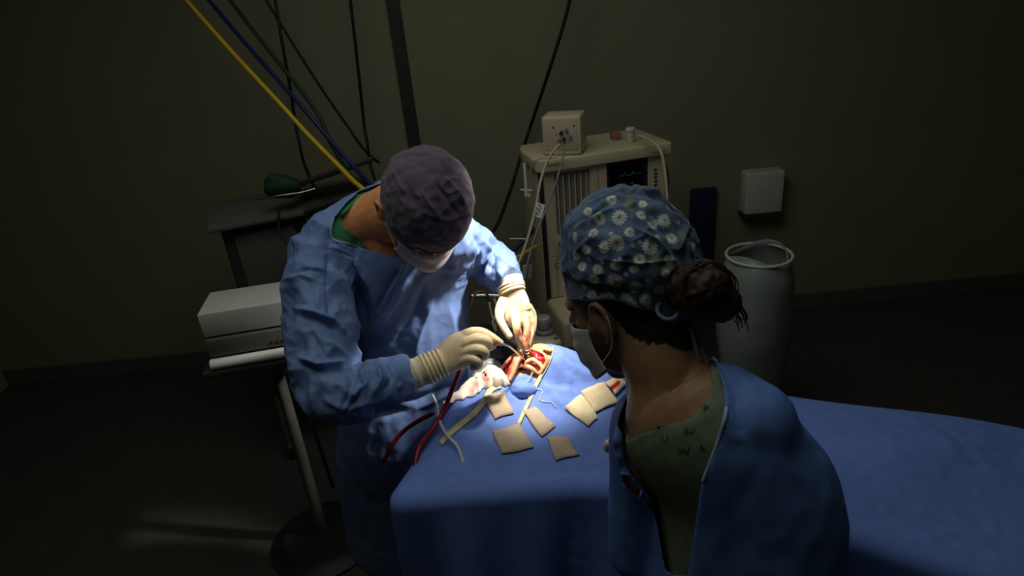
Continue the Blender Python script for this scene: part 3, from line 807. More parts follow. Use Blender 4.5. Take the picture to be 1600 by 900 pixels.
# daisy cap
def nedge(p):
    return -0.002 + 0.062 * math.cos(p) - 0.0165 * math.cos(2 * p)
ncap = cap_geo(nq, nax, 1.0, nedge, grow=(0.093, 0.104, 0.112), cen=(0, -0.046, 0.060), low=0.9, nu=420, nv=230, wr=0.0065, seed=20.0, folds=[
    ([(895, 360), (940, 335), (985, 320)], 5, 0.005), ([(900, 350), (940, 322), (975, 305)], 4, -0.005), ([(960, 300), (1000, 296), (1040, 318)], 5, -0.004),
    ([(985, 288), (1010, 300), (1040, 300)], 5, 0.005), ([(1060, 420), (1030, 380), (990, 355)], 5, 0.006), ([(1065, 415), (1045, 370), (1010, 340)], 4, -0.005),
    ([(895, 400), (920, 375), (940, 350)], 4, 0.004), ([(890, 440), (940, 452), (1020, 455)], 4, -0.003), ([(940, 405), (1000, 412), (1060, 405)], 4, 0.003), ([(1068, 420), (1075, 380), (1085, 350)], 4, -0.005)])
ncap_o = obj('surgical_cap', ncap, M_capprint, nurse); solid(ncap_o, 0.002)
cvx = ncap[0]; cp = proj(cvx)
colv = np.tile(s2l((84, 104, 130)), (len(cvx), 1))
fld = fbm(cvx, 16, 3); m = np.clip(fld * 2.2, 0, 0.8)[:, None]; colv = colv * (1 - m) + s2l((46, 66, 92)) * m
m = np.clip(fbm(cvx + 31, 26, 2) * 2.2 - 0.7, 0, 0.55)[:, None]; colv = colv * (1 - m) + s2l((126, 136, 72)) * m
# the printed daisies: heart, petals and little rings laid on the cloth
big = [(963, 380, 13), (944, 386, 11), (1015, 386, 14), (967, 340, 13), (935, 340, 10), (1038, 344, 12), (1018, 352, 10), (983, 362, 9), (925, 363, 9), (915, 390, 9), (1050, 372, 10), (1068, 371, 11),
       (1000, 405, 10), (963, 415, 10), (934, 421, 10), (990, 420, 8), (910, 418, 9), (928, 437, 10), (961, 439, 14), (993, 449, 12), (925, 463, 10), (953, 464, 10), (980, 471, 13), (945, 481, 10), (1010, 470, 11), (1040, 428, 9), (910, 446, 8), (982, 487, 11), (1015, 486, 9), (1002, 336, 9), (1045, 405, 8),
       (955, 312, 9), (985, 300, 9), (1025, 300, 10), (1005, 318, 8), (1055, 318, 9), (1078, 345, 9), (898, 370, 8), (900, 400, 8), (918, 330, 8), (1030, 452, 10), (895, 430, 7), (1080, 385, 8)]
view = nrm(CAM - nhc); rightv = nrm(np.cross(CU, view)); upv = np.cross(view, rightv)
ncen = nq(0, -0.046, 0.060)
def caphit(px_, py_):
    d = np.hypot(cp[:, 0] - px_, cp[:, 1] - py_) + 100 * (cp[:, 2] > 1.03 + 0.0)
    return cvx[np.argmin(d)]
extra = []
rng = random.Random(5)
# the print goes on round the side that faces the room
for _ in range(60):
    dv = np.array([rng.gauss(0, 1) for _ in range(3)]); dv = nrm(dv)
    if dv @ view < 0.05: extra.append((ncen + dv * 0.1, rng.uniform(0.009, 0.014)))
def daisy(center, R_, rot):
    n = nrm(center - ncen); a1 = nrm(np.cross(n, [0.2, 0.5, 0.84])); a2 = np.cross(n, a1)
    rel = cvx - center; near = np.linalg.norm(rel, axis=1) < R_ * 1.6
    if not near.any(): return
    x_, y_ = rel[near] @ a1, rel[near] @ a2; r = np.hypot(x_, y_); th = np.arctan2(y_, x_) + rot
    pet = np.abs(np.cos(th * 6.5)) ** 0.7
    lim = R_ * (0.55 + 0.45 * pet)
    a = np.clip((lim - r) / (0.12 * R_), 0, 1) * np.clip(0.35 + pet * 0.9, 0, 1)
    c_ = colv[near]; c_ = c_ * (1 - a[:, None]) + s2l((206, 212, 206)) * a[:, None]
    h = np.clip((0.26 * R_ - r) / (0.08 * R_), 0, 1)[:, None]; c_ = c_ * (1 - h) + s2l((150, 136, 54)) * h
    colv[near] = c_
for (a, b, r) in big:
    daisy(caphit(a, b), r / 1000 * 0.93, rng.uniform(0, 6))
for c_, r in extra: daisy(c_, r, rng.uniform(0, 6))
for (a, b) in [(989, 384), (1044, 325), (1060, 347), (1027, 370), (977, 429), (1012, 438), (948, 450), (970, 405), (940, 410), (1018, 412), (920, 405), (1000, 378), (955, 365), (1017, 340)]:
    c_ = caphit(a, b); r = np.linalg.norm(cvx - c_, axis=1)
    m = np.clip(1.3 - np.abs(r - 0.0022) / 0.0010, 0, 1)[:, None]; colv = colv * (1 - m) + s2l((190, 204, 210)) * m
vcolor(ncap_o, colv)
hemv = ncap[0][-420:][::14]
obj('cap_band', loft(np.vstack([hemv, hemv[:1]]), [0.0028], segs=8, sub=3), mat('cap_band_blue', (62, 84, 116), 0.85), ncap_o)
M_tie = mat('cap_tie', (110, 136, 160), 0.8)
obj('tie', tube([P(1034, 470, .93), P(1027, 480, .925), P(1030, 492, .92), P(1042, 499, .915), P(1054, 496, .915), P(1060, 488, .915)], 0.0033), M_tie, ncap_o)
obj('tie', loft([P(1080, 515, .935), P(1085, 535, .935), P(1088, 552, .935), P(1093, 562, .935)], [(.005, .002)], segs=8), M_tie, ncap_o)
# hair: nape and bun
hpx = proj(NBV)
NAPE = [(945, 470), (957, 492), (972, 504), (984, 520), (1000, 526), (1016, 533), (1036, 534), (1056, 541), (1078, 546), (1094, 538), (1112, 500), (1112, 430), (960, 430)]
jag = np.array([noise.noise(Vector((q_[0] * .25, q_[1] * .08, 2.0))) for q_ in hpx]) * 6
hin = inside(np.stack([hpx[:, 0], hpx[:, 1] + jag], -1), NAPE) & (hpx[:, 2] < 1.12)
hd, _t = seg_dist(hpx[:, :2], NAPE[:11])
hv, hf, hu = cut(NBV + NBN * (0.001 + 0.004 * np.clip(hd / 14, 0, 1) + 0.0012 * np.sin(hpx[:, 0] * 1.1 + hpx[:, 1] * .3))[:, None], NBF, ~hin)
hair = obj('hair', (hv, hf), M_hair1, nurse)
bunc = P(1100, 452, .90)
bparts = [ellipsoid(bunc, (CR, CU, CW), (.040, .042, .040)), ellipsoid(P(1070, 450, .915), (CR, CU, CW), (.030, .035, .03)), ellipsoid(P(1125, 470, .90), (CR, CU, CW), (.026, .03, .03))]
bv, bf, bn = remesh(join(bparts), 0.003, 6)
ang = np.arctan2((bv - bunc) @ CU, (bv - bunc) @ CR); rr = np.linalg.norm(bv - bunc, axis=1)
bv = bv + bn * (0.0010 * np.sin(ang * 9 + rr * 700 + fbm(bv, 25, 2) * 6) + 0.005 * fbm(bv, 26, 3))[:, None]
bun = obj('hair_bun', (bv, bf), M_hair, nurse)
strands = []
for i in range(26):
    a0 = rng.uniform(0, 6.28); tl = rng.uniform(0.6, 1.6); R0 = rng.uniform(.034, .0405); tilt = rng.uniform(-.5, .5)
    pts = []
    for k in range(7):
        a = a0 + tl * k / 6 * 1.5; R1 = R0 * (1 + 0.05 * math.sin(k + i))
        pts.append(bunc + CR * R1 * math.cos(a) + CU * R1 * math.sin(a) - CW * (0.040 * math.cos((R1 - .03) * 40) * (1 - abs(tilt) * .5)) * 0.6 + CW * tilt * 0.02)
    strands.append(tube(pts, rng.uniform(0.0006, 0.0013), 5, 3))
for i in range(16):
    a = rng.uniform(-0.9, 0.3); s0 = P(1135 + rng.uniform(-12, 8), 475 + rng.uniform(-15, 15), .90)
    strands.append(tube([s0, s0 + CR * 0.012 + CU * 0.01 * a, s0 + CR * 0.024 + CU * (-0.012 + 0.02 * a), s0 + CR * (0.026) + CU * (-0.022 + 0.02 * a)], 0.0008, 5, 4))
st = obj('loose_hair', join(strands), M_hair, bun); st['kind'] = 'stuff'
# mask
nm = obj('face_mask', mask_geo(nq, 1.0), M_maskw, nurse); solid(nm, 0.0015)
for s_ in (-1, 1):
    obj('ear_loop', tube([nq(s_ * 0.0725, 0.031, -0.022), nq(s_ * 0.081, 0.008, 0.0), nq(s_ * 0.0905, -0.022, 0.016), nq(s_ * 0.092, -0.03, -0.01), nq(s_ * 0.082, -0.006, -0.05), nq(s_ * 0.0725, 0.031, -0.07)], 0.0012), M_strap, nm)
# gloved hands at the end of the nurse's sleeves
for hp_, d_, up_ in ((haR, nrm(haR - elR), np.array([0, 0, 1.0])), (haL, nrm(haL - elL), np.array([0, 0, 1.0]))):
    sd_ = nrm(np.cross(d_, up_)); th_s = -1 if hp_ is haR else 1
    pr = [loft([hp_ - d_ * 0.02, hp_ + d_ * 0.03, hp_ + d_ * 0.085], [(.024, .02), (.034, .017), (.04, .014)], 16, sd_)]
    for k, (o_, l_) in enumerate(((-.028, .06), (-.010, .072), (.009, .068), (.027, .052))):
        b0 = hp_ + d_ * 0.082 + sd_ * o_
        pr.append(finger([b0 - d_ * 0.01, b0 + d_ * l_ * .45, b0 + d_ * l_ * .8 - up_ * .012, b0 + d_ * l_ * .9 - up_ * .03], [.0105, .010, .009, .0075]))
    pr.append(finger([hp_ + d_ * .03 + sd_ * .028 * th_s, hp_ + d_ * .06 + sd_ * .048 * th_s - up_ * .01, hp_ + d_ * .085 + sd_ * .05 * th_s - up_ * .02], [.014, .011, .009]))
    gv, gf, _ = remesh(join(pr), 0.003, 3); obj('glove', (gv, gf), M_glove, nurse)

# ------------------------------------------------------------------ the patient
def face_z(x, y): return top_z(x, y) - 0.003
fx = np.arange(-0.10, 0.155, 0.003); fy = np.arange(1.28, 1.475, 0.003)
ax_, ay_ = np.meshgrid(fx, fy, indexing='ij'); A2 = np.stack([ax_.ravel(), ay_.ravel()], -1)
zt = face_z(A2[:, 0], A2[:, 1])
def field_px_to_xy(px_, py_): p = on_drape(px_, py_, -0.003); return p[:2]
def dent(cx, cy, rx, ry, depth):
    global zt
    c = field_px_to_xy(cx, cy); ex = np.linalg.norm(field_px_to_xy(cx + rx, cy) - c); ey = np.linalg.norm(field_px_to_xy(cx, cy + ry) - c)
    q_ = np.hypot((A2[:, 0] - c[0]) / ex, (A2[:, 1] - c[1]) / ey)
    zt = zt - depth * np.exp(-q_ ** 4)
dent(819, 565, 11, 8, 0.022); dent(793, 578, 8, 7, 0.012); dent(832, 579, 8, 3, 0.006)
n1, n2 = len(fx), len(fy)
fpx = proj(np.concatenate([A2, zt[:, None]], 1))[:, :2]
dd, _t = seg_dist(fpx, FIELD_PX + FIELD_PX[:1]); dd = np.where(inside(fpx, FIELD_PX), 0, dd)
zt = zt - np.clip((dd - 2) / 8, 0, 1) * 0.02
top = np.concatenate([A2, zt[:, None]], 1); bot = top.copy(); bot[:, 2] = ZT - 0.06
fv = np.vstack([top, bot]); ff = []
for i in range(n1 - 1):
    for j in range(n2 - 1):
        a = i * n2 + j; ff.append((a, a + n2, a + n2 + 1, a + 1)); b = a + n1 * n2; ff.append((b, b + 1, b + n2 + 1, b + n2))
m_ = n1 * n2
for i in range(n1 - 1):
    for j0 in (0, n2 - 1):
        a = i * n2 + j0; ff.append((a, a + n2, a + n2 + m_, a + m_))
for j in range(n2 - 1):
    for i0 in (0, n1 - 1):
        a = i0 * n2 + j; ff.append((a, a + 1, a + 1 + m_, a + m_))
td = nrm(np.array([0.89, -0.43, 0]))
def O(px_, py_, up=0.0): return on_drape(px_, py_, up)
def ridge(pts, rads, sq=0.6):
    return loft([O(*p) for p in pts], [(r, r * sq) for r in rads], 14, nrm(np.cross(O(*pts[-1]) - O(*pts[0]), [0, 0, 1.0])), 5)
pb = [(fv, ff), ridge([(830, 543, .004), (845, 545, .006), (860, 549, .004)], [.010, .012, .008]),
      ridge([(827, 548, .006), (841, 553, .009), (852, 559, .008), (858, 566, .006)], [.004, .0045, .0045, .004], .8),
      ridge([(852, 562, .006), (855, 568, .006), (848, 579, .005), (843, 586, .003)], [.005, .006, .005, .004], .8),
      ridge([(796, 595, .004), (801, 583, .009), (809, 571, .012), (812, 561, .012), (815, 554, .009)], [.009, .012, .014, .012, .008], .7),
      ridge([(778, 587, .003), (788, 576, .008), (799, 565, .010), (808, 556, .009)], [.004, .0055, .006, .004], .9),
      ridge([(810, 576, .008), (822, 578, .011), (832, 582, .010), (841, 587, .005)], [.004, .007, .007, .004], .9),
      ridge([(822, 549, .008), (826, 554, .008), (826, 559, .002)], [.006, .007, .005], .9), ellipsoid((0.03, 1.37, ZT - 0.02), I3, (.10, .07, .06)), loft([(0.08, 1.34, ZT - .06), (.2, 1.27, ZT - .065)], [.04, .045], 14),
      loft([(.2, 1.25, ZT - .045), (.4, 1.17, ZT - .04), (.75, .99, ZT - .04), (1.0, .86, ZT - .04)], [(.10, .030), (.12, .034), (.12, .034), (.09, .028)], 18, np.array([.43, .89, 0]))]
pv, pf, pn = remesh(join(pb), 0.0024, 3)
patient = obj('person', (pv, pf), M_skin3, loc=(0.05, 1.37, ZT - 0.1))
tag(patient, 'patient lying under the blue drape, lower face bared and opened by surgery', 'person')
pp = proj(pv); col = np.tile(s2l((232, 172, 124)), (len(pv), 1)); nzv = fbm(pv, 70, 3) * 0.5 + 0.5
for (cx, cy, rx, ry, a, c_) in [(836, 550, 14, 5, .5, (222, 130, 96)), (818, 564, 9, 9, 1.4, (120, 12, 14)), (791, 579, 10, 12, 1.5, (206, 34, 40)), (783, 584, 8, 6, 1.2, (214, 44, 44)), (797, 566, 7, 7, 1.3, (214, 40, 42)), (843, 562, 10, 9, .9, (214, 44, 56)), (856, 566, 5, 9, .6, (220, 100, 80)), (824, 579, 17, 6, .7, (216, 112, 96)), (836, 584, 8, 4, .8, (180, 70, 50)), (824, 553, 7, 8, .9, (196, 84, 44)), (806, 556, 8, 6, .5, (220, 110, 80))]:
    m = np.clip(1.25 - np.hypot((pp[:, 0] - cx) / rx, (pp[:, 1] - cy) / ry), 0, 1) * a; m = np.clip(m * (0.55 + nzv * .8), 0, 1)[:, None]
    col = col * (1 - m) + s2l(c_) * m
vcolor(patient, col)
def organic(name, pts, rads, m, sq=1.0, nz_=0.002):
    v, f = ridge(pts, rads, sq)
    return obj(name, (v + np.array([0, 0, 1.0]) * (nz_ * fbm(v, 90, 3))[:, None], f), m, patient)
organic('tissue_flap', [(831, 551, .003), (840, 557, .006), (846, 563, .005), (846, 570, .002)], [.005, .012, .013, .007], M_red, .22, .008)
organic('wound_floor', [(812, 567, -.014), (829, 564, -.013)], [.010, .010], M_dred, .5, .004)
organic('wound_floor', [(788, 588, -.004), (796, 574, -.004)], [.006, .006], M_dred, .5, .003)
organic('bone_ridge', [(820, 573, .005), (827, 568, .010), (836, 568, .010), (845, 574, .008), (847, 580, .004)], [.004, .0075, .0075, .006, .004], M_bone, .7, .003)
organic('slot', [(828, 573.5, .011), (836, 575, .012), (842, 578, .010)], [.002, .003, .002], M_dred, .8, .001)

# ------------------------------------------------------------------ instruments, threads, tubes on the field
def S2(px_, py_, d): return P(px_, py_, d * KS)
sp_ = thing('suction_probe', 'thin steel suction probe with a yellow collar in the gloved hand', 'instrument', S2(826, 566, 1.535))
obj('shaft', tube([S2(784, 537, 1.415), S2(795, 541, 1.44), S2(806, 550, 1.475), S2(818, 561, 1.51), S2(827, 567, 1.53)], 0.0026), M_steel, sp_)
obj('collar', cyl(S2(780.5, 536.8, 1.412), S2(786, 537.6, 1.418), 0.0040), M_yellow, sp_)
obj('grip', tube([S2(781, 537, 1.412), S2(772, 538, 1.41), S2(762, 535, 1.41), S2(752, 538, 1.412), S2(744, 545, 1.415)], 0.0022), M_steel, sp_)
rt = thing('retractor', 'small bent steel retractor under the raised gloved fingers at the wound', 'instrument', S2(824, 556, 1.52))
obj('blade', loft([S2(818, 544, 1.515), S2(820, 550, 1.512), S2(827, 550, 1.512), S2(831, 545, 1.516)], [(.0055, .0012)], segs=10, side=cv(.0, 1, -.3)), M_steel, rt)
obj('arm', tube([S2(814, 540, 1.50), S2(816, 551, 1.508), S2(819, 560, 1.515), S2(820, 567, 1.52)], 0.0013), M_steel, rt)
obj('arm', tube([S2(826, 538, 1.512), S2(829, 546, 1.515), S2(832, 556, 1.52), S2(833, 560, 1.525)], 0.0013), M_steel, rt)
def line(name, pts, r, m, label, cat, group=None, segs=8, loc=None):
    g_ = tube([O(*p) if len(p) == 3 and abs(p[2]) < 0.2 else P(*p) for p in pts], r, segs)
    return tag(obj(name, g_, m, loc=base_of(g_) if loc is None else loc), label, cat, group)
line('suture_thread', [(800, 606, .008), (811, 611, .006), (822, 609, .006), (846, 611, .004), (845, 622, .003), (843, 626, .003), (852, 629, .003), (862, 630, .003), (869, 638, .003)], .0007, M_threadw, 'white suture thread wandering over the blue drape below the wound', 'thread', segs=6)
line('suture_thread', [(795, 573, .014), (790, 590, .012), (797, 601, .010), (803, 608, .007)], .0008, M_threadd, 'dark suture thread looped down left from the wound', 'thread', segs=6)
line('suture_thread', [(833, 584, .012), (828, 598, .014), (818, 610, .008), (822, 606, .012), (834, 590, .014)], .0006, M_threadw, 'pair of white suture ends hanging in front of the lip', 'thread', segs=6)
line('suture_thread', [(795, 572, .014), (805, 571, .014), (808, 577, .010)], .0007, M_threadd, 'short dark suture stitch across the pale skin fold', 'thread', segs=6)

def flat(pxs, th, up=0.004, sub=9, nz_=0.0016, curl=0.0):
    """thin padded quad lying on the drape through four corner spots"""
    c = np.array(pxs, float); V_ = []; n = sub
    for side_ in (1, 0):
        for i in range(n + 1):
            for j in range(n + 1):
                u, v = i / n, j / n
                q_ = (1 - u) * (1 - v) * c[0] + u * (1 - v) * c[1] + u * v * c[2] + (1 - u) * v * c[3]
                q_ = q_ + np.array([math.sin(v * 7 + c[0][0]), math.cos(u * 6 + c[0][1])]) * 0.7
                edge = min(u, 1 - u, v, 1 - v) * 2
                h = up + side_ * th * (0.35 + 0.65 * min(1, edge * 2.5)) + nz_ * noise.noise(Vector((u * 3 + c[0][0], v * 3, 0.3))) * side_ + curl * (u * u + v * v * 0.5)
                V_.append(on_drape(q_[0], q_[1], h))
    m = (n + 1) ** 2; f = []
    for i in range(n):
        for j in range(n):
            a = i * (n + 1) + j; f.append((a, a + n + 1, a + n + 2, a + 1)); b = a + m; f.append((b, b + 1, b + n + 2, b + n + 1))
    for i in range(n):
        for a, b in ((i, i + 1), (n * (n + 1) + i, n * (n + 1) + i + 1), (i * (n + 1), (i + 1) * (n + 1)), (i * (n + 1) + n, (i + 1) * (n + 1) + n)):
            f.append((a, b, b + m, a + m))
    return np.array(V_), f
for pxs, lab in [([(756, 623), (788, 614), (803, 647), (773, 657)], 'square gauze pad lying between the two cream strips'),
                 ([(817, 645), (836, 638), (868, 668), (846, 685)], 'folded gauze pad lying just right of the longer straight strip end'),
                 ([(769, 676), (812, 664), (834, 702), (784, 712)], 'gauze pad half under the lower end of the straight cream strip'),
                 ([(855, 686), (886, 684), (905, 712), (868, 722)], 'gauze pad nearest the table edge, right of the others')]:
    g_ = flat(pxs, 0.005)
    tag(obj('gauze_pad', g_, M_gauze, loc=base_of(g_)), lab, 'gauze', 'gauze pads on the drape')
# cream towel with a red stain at its far corner
tw = thing('folded_towel', 'cream folded cloth with a red stained corner beside the person in daisy cap', 'towel', on_drape(925, 635, 0.004))
def towel_part(name, pxs, stain, up):
    o = obj(name, flat(pxs, 0.007, up, 16, 0.004), M_towel, tw)
    v = np.array([x.co[:] for x in o.data.vertices]) + wloc(o); p_ = proj(v)
    c_ = np.tile(s2l((232, 214, 176)), (len(v), 1)); nz2 = fbm(v, 60, 2) * .5 + .5
    for (cx, cy, r) in stain:
        m = np.clip((1.2 - np.hypot(p_[:, 0] - cx, p_[:, 1] - cy) / r) * 2, 0, 1)[:, None]; c_ = c_ * (1 - m) + s2l((176, 34, 30)) * m
    vcolor(o, c_)
towel_part('lower_fold', [(882, 640), (912, 614), (934, 656), (919, 668)], [], 0.004)
towel_part('upper_fold', [(908, 616), (944, 600), (966, 632), (930, 648)], [], 0.007)
towel_part('corner_flap', [(946, 602), (968, 594), (980, 606), (962, 622)], [(955, 607, 4), (959, 604, 4), (963, 601, 4), (966, 598, 4)], 0.010)

def ribbon(name, pts, w, m, label, cat):
    c_ = catmull(np.array(pts, float), 8); L = []; 
    V_ = []; 
    T = np.gradient(c_, axis=0); T /= np.linalg.norm(T, axis=1)[:, None]; nn = np.stack([-T[:, 1], T[:, 0]], -1)
    for s_, h in ((-1, .002), (-.6, .0042), (0, .0048), (.6, .0042), (1, .002), (0, .0005)):
        V_.append([on_drape(*(c_[i] + nn[i] * w * s_), h) for i in range(len(c_))])
    k = len(c_); V_ = np.array(V_).reshape(-1, 3); f = []
    for s_ in range(6):
        for i in range(k - 1):
            a = s_ * k + i; b = ((s_ + 1) % 6) * k + i; f.append((a, a + 1, b + 1, b))
    f.append(tuple(s_ * k for s_ in range(6))); f.append(tuple(s_ * k + k - 1 for s_ in range(6)))
    return tag(obj(name, (V_, f), m, loc=base_of((V_, f))), label, cat)
ribbon('cream_strip', [(782, 603), (766, 611), (754, 632), (736, 652), (710, 672), (688, 694)], 5.2, M_strip, 'cream strip curving from the gauze down to the table end, with a few specks', 'strip')
ribbon('cream_strip', [(846, 588), (836, 607), (824, 634), (810, 664)], 3.6, M_strip, 'straight cream strip running from the wound down to a gauze pad', 'strip')
# blood-stained gauze bundle left of the wound
spine = catmull(np.array([(692, 630, 2, .001), (712, 620, 7, .003), (735, 608, 12, .006), (753, 594, 15, .016), (775, 592, 14, .020), (797, 597, 7, .008)], float), 9)
k_, m_ = len(spine), 21; bv = []
for side_ in (1, 0):
    for i in range(k_):
        for j in range(m_):
            v_ = -1 + 2 * j / (m_ - 1); c_ = spine[i]
            q_ = (c_[0] + 0.35 * c_[2] * v_ + 1.5 * math.sin(i * .7), c_[1] + c_[2] * v_ * (1 + .12 * math.sin(i * 1.1 + v_)))
            end = min(1, min(i, k_ - 1 - i) / 3)
            x_ = noise.noise(Vector((i * .33, v_ * 2.6, 1.5))); y_ = noise.noise(Vector((i * .7, v_ * 5.0, 7.5)))
            h = .002 + side_ * (.003 + end * (1 - v_ ** 4) * (c_[3] * (1 + .5 * x_) + .35 * c_[3] * (.5 - 2 * abs(x_)) + .25 * c_[3] * (.4 - abs(y_) * 2) + .001))
            bv.append(on_drape(q_[0], q_[1], max(h, .002 + .002 * side_)))
n_ = k_ * m_; bf = []
for i in range(k_ - 1):
    for j in range(m_ - 1):
        a_ = i * m_ + j; bf.append((a_, a_ + m_, a_ + m_ + 1, a_ + 1)); bf.append((a_ + n_, a_ + n_ + 1, a_ + n_ + m_ + 1, a_ + n_ + m_))
for i in range(k_ - 1):
    for j in (0, m_ - 1): bf.append((i * m_ + j, (i + 1) * m_ + j, (i + 1) * m_ + j + n_, i * m_ + j + n_))
for j in range(m_ - 1):
    for i in (0, k_ - 1): bf.append((i * m_ + j, i * m_ + j + 1, i * m_ + j + 1 + n_, i * m_ + j + n_))
bv = np.array(bv)
o = obj('gauze_bundle', (bv, bf), M_towel, loc=base_of((bv, bf)))
tag(o, 'crumpled white gauze with blood stains left of the wound', 'gauze')
p_ = proj(bv); c_ = np.tile(s2l((244, 230, 212)), (len(bv), 1)); nz2 = fbm(bv, 60, 2) * .5 + .5
for (cx, cy, r, a) in [(757, 589, 6, 1.4), (763, 594, 5, 1.2), (745, 602, 8, .7), (738, 612, 8, .5), (778, 601, 8, .5), (766, 603, 5, .5)]:
    m = np.clip((1.2 - np.hypot(p_[:, 0] - cx, p_[:, 1] - cy) / r), 0, 1) * a * (.3 + nz2); m = np.clip(m, 0, .9)[:, None]; c_ = c_ * (1 - m) + s2l((200, 70, 60)) * m
vcolor(o, c_)
# tubes
line('red_tube', [(726, 560, 1.54), (718, 580, 1.54), (703, 618, 1.545), (690, 648, 1.535), (672, 676, 1.50), (655, 700, 1.46), (648, 740, 1.43), (650, 800, 1.42)], .0058, M_redtube, 'dark red rubber tube running down from the gloved fist', 'tube', segs=14)
line('red_tube', [(600, 720, 1.62), (616, 690, 1.63), (634, 671, 1.625), (655, 657, 1.60), (676, 646, 1.57)], .0058, M_redtube, 'dim red tube end against the lower gown, left of the lit red tube', 'tube', segs=14)
line('white_tube', [(676, 618, 1.60), (683, 634, 1.585), (685, 652, 1.54), (692, 670, 1.50), (702, 684, 1.475), (716, 700, 1.45), (726, 730, 1.41)], .0038, M_whitetube, 'thin pale grey tube curving beside the red tube', 'tube', segs=12)
gc = [P(742, 588, 1.69), P(752, 578, 1.69), P(766, 572, 1.69), P(778, 580, 1.69), P(782, 592, 1.68)]
g_ = loft(gc, [.008, .017, .021, .018, .012], 18)
tag(obj('plastic_connector', g_, M_greyp, loc=base_of(g_)), 'grey plastic hose connector behind the blood-stained gauze', 'connector')

# ------------------------------------------------------------------ anaesthesia machine
def solve_z(px_, py_, z):
    r = P(px_, py_, 1) - CAM; return CAM + r * ((z - CAM[2]) / r[2])
MZ = 1.25
FL, FR = solve_z(843, 253, MZ), solve_z(1050, 222, MZ)
ex = nrm(FR - FL); ey = np.array([-ex[1], ex[0], 0.0]); ez = np.array([0, 0, 1.0]); MW = np.linalg.norm(FR - FL); MX = (ex, ey, ez)
bl_ = solve_z(812, 232, MZ); MD = (bl_ - FL) @ ey
OFFL = (bl_ - FL) @ ex
def ml(px_, py_, y=0.0):
    p = plane_hit(px_, py_, FL + ey * y, ey) - FL; return np.array([p @ ex, y, p @ ez])
def mbox(x0, x1, y0, y1, z0, z1, bev=0.006, seg=2): return rbox(FL, MX, (min(x0, x1), y0, min(z0, z1)), (max(x0, x1), y1, max(z0, z1)), bev, seg)
def mq(x, y, z): return FL + ex * x + ey * y + ez * z
mach = thing('anaesthesia_machine', 'cream anaesthesia machine with flow tubes and a dark screen behind the patient', 'machine', (*(FL + ex * MW / 2 + ey * MD / 2)[:2], 0))
# top plate with a cut front-left corner
zb = ml(846, 272)[2]
tp = [mq(OFFL, MD, 0), mq(OFFL - .004, MD * .75, 0), mq(-.012, .02, 0), mq(.012, 0, 0), mq(MW, 0, 0), mq(MW + .004, .02, 0), mq(MW - .005, MD + .06, 0), mq(OFFL + .02, MD + .06, 0)]
def bevel_prism(poly, nvec, b):
    V_, F_ = prism(poly, nvec); bm = bmesh.new(); vs = [bm.verts.new(v) for v in V_]
    for f in F_: bm.faces.new([vs[i] for i in f])
    bmesh.ops.recalc_face_normals(bm, faces=bm.faces[:])
    bmesh.ops.bevel(bm, geom=bm.edges[:], offset=b, segments=3, profile=.5, affect='EDGES')
    bm.verts.index_update(); r = np.array([v.co[:] for v in bm.verts]), [tuple(v.index for v in f.verts) for f in bm.faces]; bm.free(); return r
obj('top_plate', bevel_prism(tp, ez * zb, 0.007), M_cream, mach, angle=35)
Yf = 0.025                                        # front of the body
xl = ml(848, 272, Yf)[0]; xr = ml(1040, 250, Yf)[0]; zsh = ml(862, 466, Yf)[2]
obj('body', mbox(xl + .004, xr, Yf + .012, MD + .05, -MZ + .12, zb, 0.006), M_cream2, mach, angle=35)
obj('side_column', mbox(OFFL + .012, xl - .008, .06, MD + .04, -MZ + .12, zb, 0.008), M_cream2, mach, angle=35)
obj('front_gap', mbox(xl - .010, xl + .006, Yf + .016, .08, -MZ + .12, zb, 0), M_dark, mach, smooth=False)
# front panels around the openings
a = ml(866, 274, Yf); b = ml(926, 360, Yf); mid = ml(936, 300, Yf)[0]
s0, s1 = ml(948, 254, Yf), ml(1013, 320, Yf)
zbr = ml(862, 402, Yf)[2]
for nm_, (x0, x1, z0, z1) in (('panel', (xl + .006, a[0], zbr, zb - .002)), ('panel', (a[0], b[0], a[2] + .004, zb - .002)), ('panel', (a[0], b[0], zbr, b[2] - .004)), ('panel', (b[0], mid - .0012, zbr, zb - .002)),
                             ('panel', (mid + .0012, s0[0], zbr, zb - .002)), ('panel', (s0[0], s1[0], s0[2], zb - .002)), ('panel', (s0[0], s1[0], zbr, s1[2])), ('panel', (s1[0], xr, zbr, zb - .002))):
    obj(nm_, mbox(x0, x1, Yf, Yf + .02, z0, z1, 0.0015, 1), M_cream, mach, angle=35)
ps = ml(871, 430, Yf)[0]
for (x0, x1) in ((xl + .006, ps - .001), (ps + .001, mid), (mid + .002, xr)):
    obj('panel', mbox(x0, x1, Yf, Yf + .02, zsh, zbr - .003, 0.0015, 1), M_cream, mach, angle=35)
win = obj('flowmeter_window', mbox(a[0], b[0], Yf + .012, Yf + .03, b[2] - .004, a[2] + .004, 0.003), M_slot, mach, angle=35)
nf = 6
for i in range(nf):
    x = a[0] + (b[0] - a[0]) * (i + .6) / (nf + .2)
    obj('flow_tube', cyl(mq(x, Yf + .009, b[2] + .004), mq(x, Yf + .009, a[2] - .006), .0042, segs=10), M_glass, win, angle=40)
    obj('scale_strip', mbox(x + .005, x + .0065, Yf + .0095, Yf + .012, b[2] + .012, a[2] - .012, 0), M_ink, win, smooth=False)
scr = obj('screen', mbox(s0[0], s1[0], Yf + .006, Yf + .02, s1[2], s0[2], 0.002), M_dark, mach, angle=35)
q0, q1 = ml(952, 260, Yf), ml(1006, 318, Yf)
dsp = obj('display', mbox(q0[0], q1[0], Yf + .004, Yf + .007, q1[2], q0[2], 0), M_screen, scr, smooth=False)
